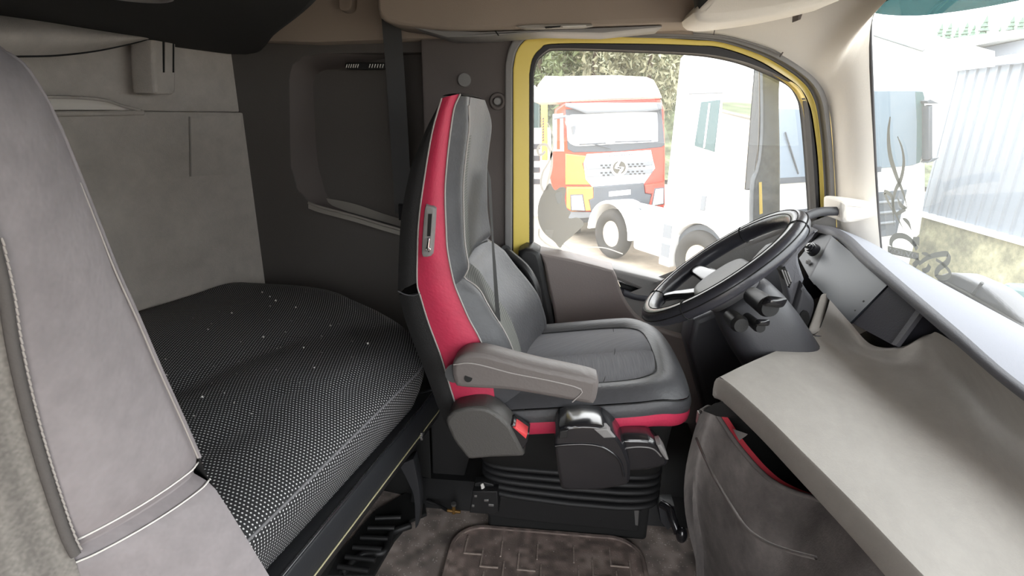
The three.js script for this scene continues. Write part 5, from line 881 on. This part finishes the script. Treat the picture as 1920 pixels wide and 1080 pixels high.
{ const X = 1.08; add('arm_cover', slabX([...smooth(Xs([[1768, 522], [1780, 514], [1800, 512], [1830, 524], [1862, 540], [1900, 572], [1935, 604]], X), 24), ...smooth(Xs([[1930, 622], [1890, 596], [1840, 566], [1800, 545], [1772, 530]], X), 16)], X - 0.02, X + 0.05, 0.008, [], 3), M.hood, wa);
  add('arm_blade', tube(Xs([[1775, 532], [1820, 556], [1870, 586], [1930, 624]], X - 0.02), 0.008, 20, 8), M.rubber, wa);
  add('arm_joint', rod(Xp(1824, 552, X - 0.022), Xp(1842, 530, X - 0.022), 0.004), M.black, wa); }
const pc = thing('parked_car', 'dark green car roof with pale plate seen low beyond the windscreen', 'car');
{ const X = 3.4; add('car_body', slabX(Xs([[1868, 546], [1880, 530], [1900, 533], [1960, 545], [1960, 640], [1930, 600]], X), X, X + 1.6, 0.04), mat(0x3d5c62, { roughness: 0.3, clearcoat: 0.8 }), pc);
  add('roof_bar', rod(Xp(1893, 566, X - 0.02), Xp(1935, 592, X - 0.02), 0.04), M.whitePaint, pc); }
// ---------- stickers on the glass ----------
const sticker = new THREE.MeshPhysicalMaterial({ color: 0xc9c7c2, roughness: 1, transmission: 0.5, thickness: 0, side: THREE.DoubleSide });
const stickerWhite = new THREE.MeshPhysicalMaterial({ color: 0xf4f4f2, roughness: 1, transmission: 0.6, thickness: 0, side: THREE.DoubleSide });
const dz = -1.879, fn = V(0, 0, 1), G = (l) => Zs(l.map(([x, y]) => [990 + x * 0.2778, 190 + y * 0.2778]), dz);
const fig = thing('window_sticker', 'grey sticker of a seated figure with a curling tail on the door glass', 'sticker');
{ const flat = (l, n = 60) => slabZ(smooth(G(l), n, true, 0.5), dz - 0.0003, dz + 0.0003, 0);
  add('figure', flat([[130, 570], [150, 550], [165, 575], [185, 600], [215, 580], [250, 580], [258, 600], [250, 660], [265, 725], [290, 745], [275, 790], [335, 785], [372, 812], [372, 840], [330, 880], [280, 925], [240, 960], [215, 990], [180, 950], [120, 900], [85, 850], [68, 790], [66, 720], [80, 660], [105, 610]], 90), sticker, fig);
  add('tail', [ribbon(G([[125, 600], [135, 540], [158, 440], [155, 350], [125, 295], [85, 295], [65, 325], [75, 360], [100, 355], [115, 335]]), 0.009, fn, 60), ribbon(G([[105, 610], [88, 560], [100, 480], [140, 410], [165, 330], [172, 250], [150, 180], [128, 140]]), 0.009, fn, 60, (t) => 1 - 0.6 * t)], sticker, fig);
  add('arm_gap', flat([[185, 622], [215, 610], [232, 630], [222, 680], [205, 690], [190, 660]], 30).translate(0, 0, 0.001), stickerWhite, fig);
  add('foot_swirl', [ribbon(G([[75, 860], [75, 910], [110, 950], [170, 985], [230, 1000]]), 0.006, fn, 30), ribbon(G([[230, 960], [300, 1000], [400, 985], [520, 990], [640, 1030]]), 0.004, fn, 30)], sticker, fig);
  add('small_print', (() => { const g = []; for (let k = 0; k < 9; k++) g.push(ribbon(G([[115 + k, 868 + k * 7], [172 - k * 2, 872 + k * 7]]), 0.0008, fn, 4)); return g.map((q) => q.translate(0, 0, 0.001)); })(), stickerWhite, fig);
}
const filmGrey = new THREE.MeshPhysicalMaterial({ color: 0x85857f, roughness: 1, transmission: 0.25, thickness: 0, side: THREE.DoubleSide });
const font = await new FontLoader().loadAsync('fonts/droid/droid_serif_bold.typeface.json');
const emb = thing('windscreen_emblem', 'grey ring and bar truck maker emblem sticker on the windscreen corner', 'sticker');
const off = 0.004;
const D = (l) => l.map(([x, y]) => Wp(1630 + x * 0.3151, 200 + y * 0.3148, off));
const flatW = (l, n, lift = 0, sharp) => { const P = (sharp ? D(l) : smooth(D(l), n, true)); const pts = P.map((p) => new THREE.Vector2(-p.z, sOf(p))); const g = new THREE.ShapeGeometry(new THREE.Shape(pts)); const a = g.attributes.position; for (let i = 0; i < a.count; i++) { const q = wAt(a.getY(i), -a.getX(i), off + lift); a.setXYZ(i, q.x, q.y, q.z); } g.computeVertexNormals(); return g; };
{ add('ring', ribbon(D([[128, 830], [130, 800], [150, 776], [180, 768], [215, 775], [245, 795], [268, 822], [285, 850]]), 0.017, Wn, 40), filmGrey, emb);
  add('ring_end', ribbon(D([[292, 905], [280, 930], [262, 950]]), 0.016, Wn, 12), filmGrey, emb);
  add('arrow', flatW([[262, 775], [300, 775], [298, 830], [285, 822], [272, 836], [256, 812]], 0, 0.0004, true), filmGrey, emb);
  add('bar', flatW([[110, 828], [297, 872], [297, 914], [110, 874]], 0, 0.0006, true), filmGrey, emb);
  const tg = new TextGeometry('VOLVO', { font, size: 0.02, depth: 0.0004, curveSegments: 3 }); tg.computeBoundingBox(); const bb = tg.boundingBox, a = tg.attributes.position;
  const c00 = D([[118, 867]])[0], c10 = D([[289, 906]])[0], c01 = D([[119, 839]])[0];
  for (let i = 0; i < a.count; i++) { const s = (a.getX(i) - bb.min.x) / (bb.max.x - bb.min.x), t = (a.getY(i) - bb.min.y) / (bb.max.y - bb.min.y), q = c00.clone().addScaledVector(c10.clone().sub(c00), s).addScaledVector(c01.clone().sub(c00), t).addScaledVector(Wn, 0.0012 + a.getZ(i)); a.setXYZ(i, q.x, q.y, q.z); }
  tg.computeVertexNormals(); add('lettering', tg, stickerWhite, emb);
}
const trb = thing('tribal_sticker', 'grey tribal flame sticker on the windscreen around the emblem', 'sticker');
{ const tp = (t) => Math.max(0.15, Math.sin(Math.PI * (0.08 + 0.9 * t)));
  add('flame', [ribbon(D([[124, 60], [114, 150], [122, 280], [160, 410], [200, 510], [225, 600]]), 0.02, Wn, 40, tp)], filmGrey, trb);
  add('flame', [ribbon(D([[168, 178], [195, 250], [205, 330], [188, 430], [155, 500], [140, 580], [148, 710]]), 0.014, Wn, 40, tp)], filmGrey, trb);
  add('flame', [ribbon(D([[225, 605], [190, 590], [165, 540]]), 0.014, Wn, 20, tp), ribbon(D([[150, 640], [110, 560], [90, 510], [130, 530], [150, 620], [205, 735]]), 0.014, Wn, 40, tp)], filmGrey, trb);
  add('flame', [ribbon(D([[165, 640], [215, 610]]), 0.011, Wn, 8), ribbon(D([[198, 665], [230, 690], [250, 735]]), 0.014, Wn, 16, tp)], filmGrey, trb);
  const D2 = (l) => l.map(([x, y]) => Wp(1620 + x * 0.2964, 300 + y * 0.2963, off));
  add('flame', [ribbon(D2([[345, 660], [400, 620], [470, 598], [535, 600], [530, 640], [470, 690], [455, 730], [510, 745], [545, 715], [500, 660], [455, 630]]), 0.015, Wn, 60, (t) => 0.5 + 0.5 * tp(t))], filmGrey, trb);
  add('flame', [ribbon(D2([[365, 590], [400, 598], [425, 610]]), 0.011, Wn, 10, tp), ribbon(D2([[370, 705], [405, 690], [415, 665]]), 0.014, Wn, 14)], filmGrey, trb); }
renderer.render(scene, camera);
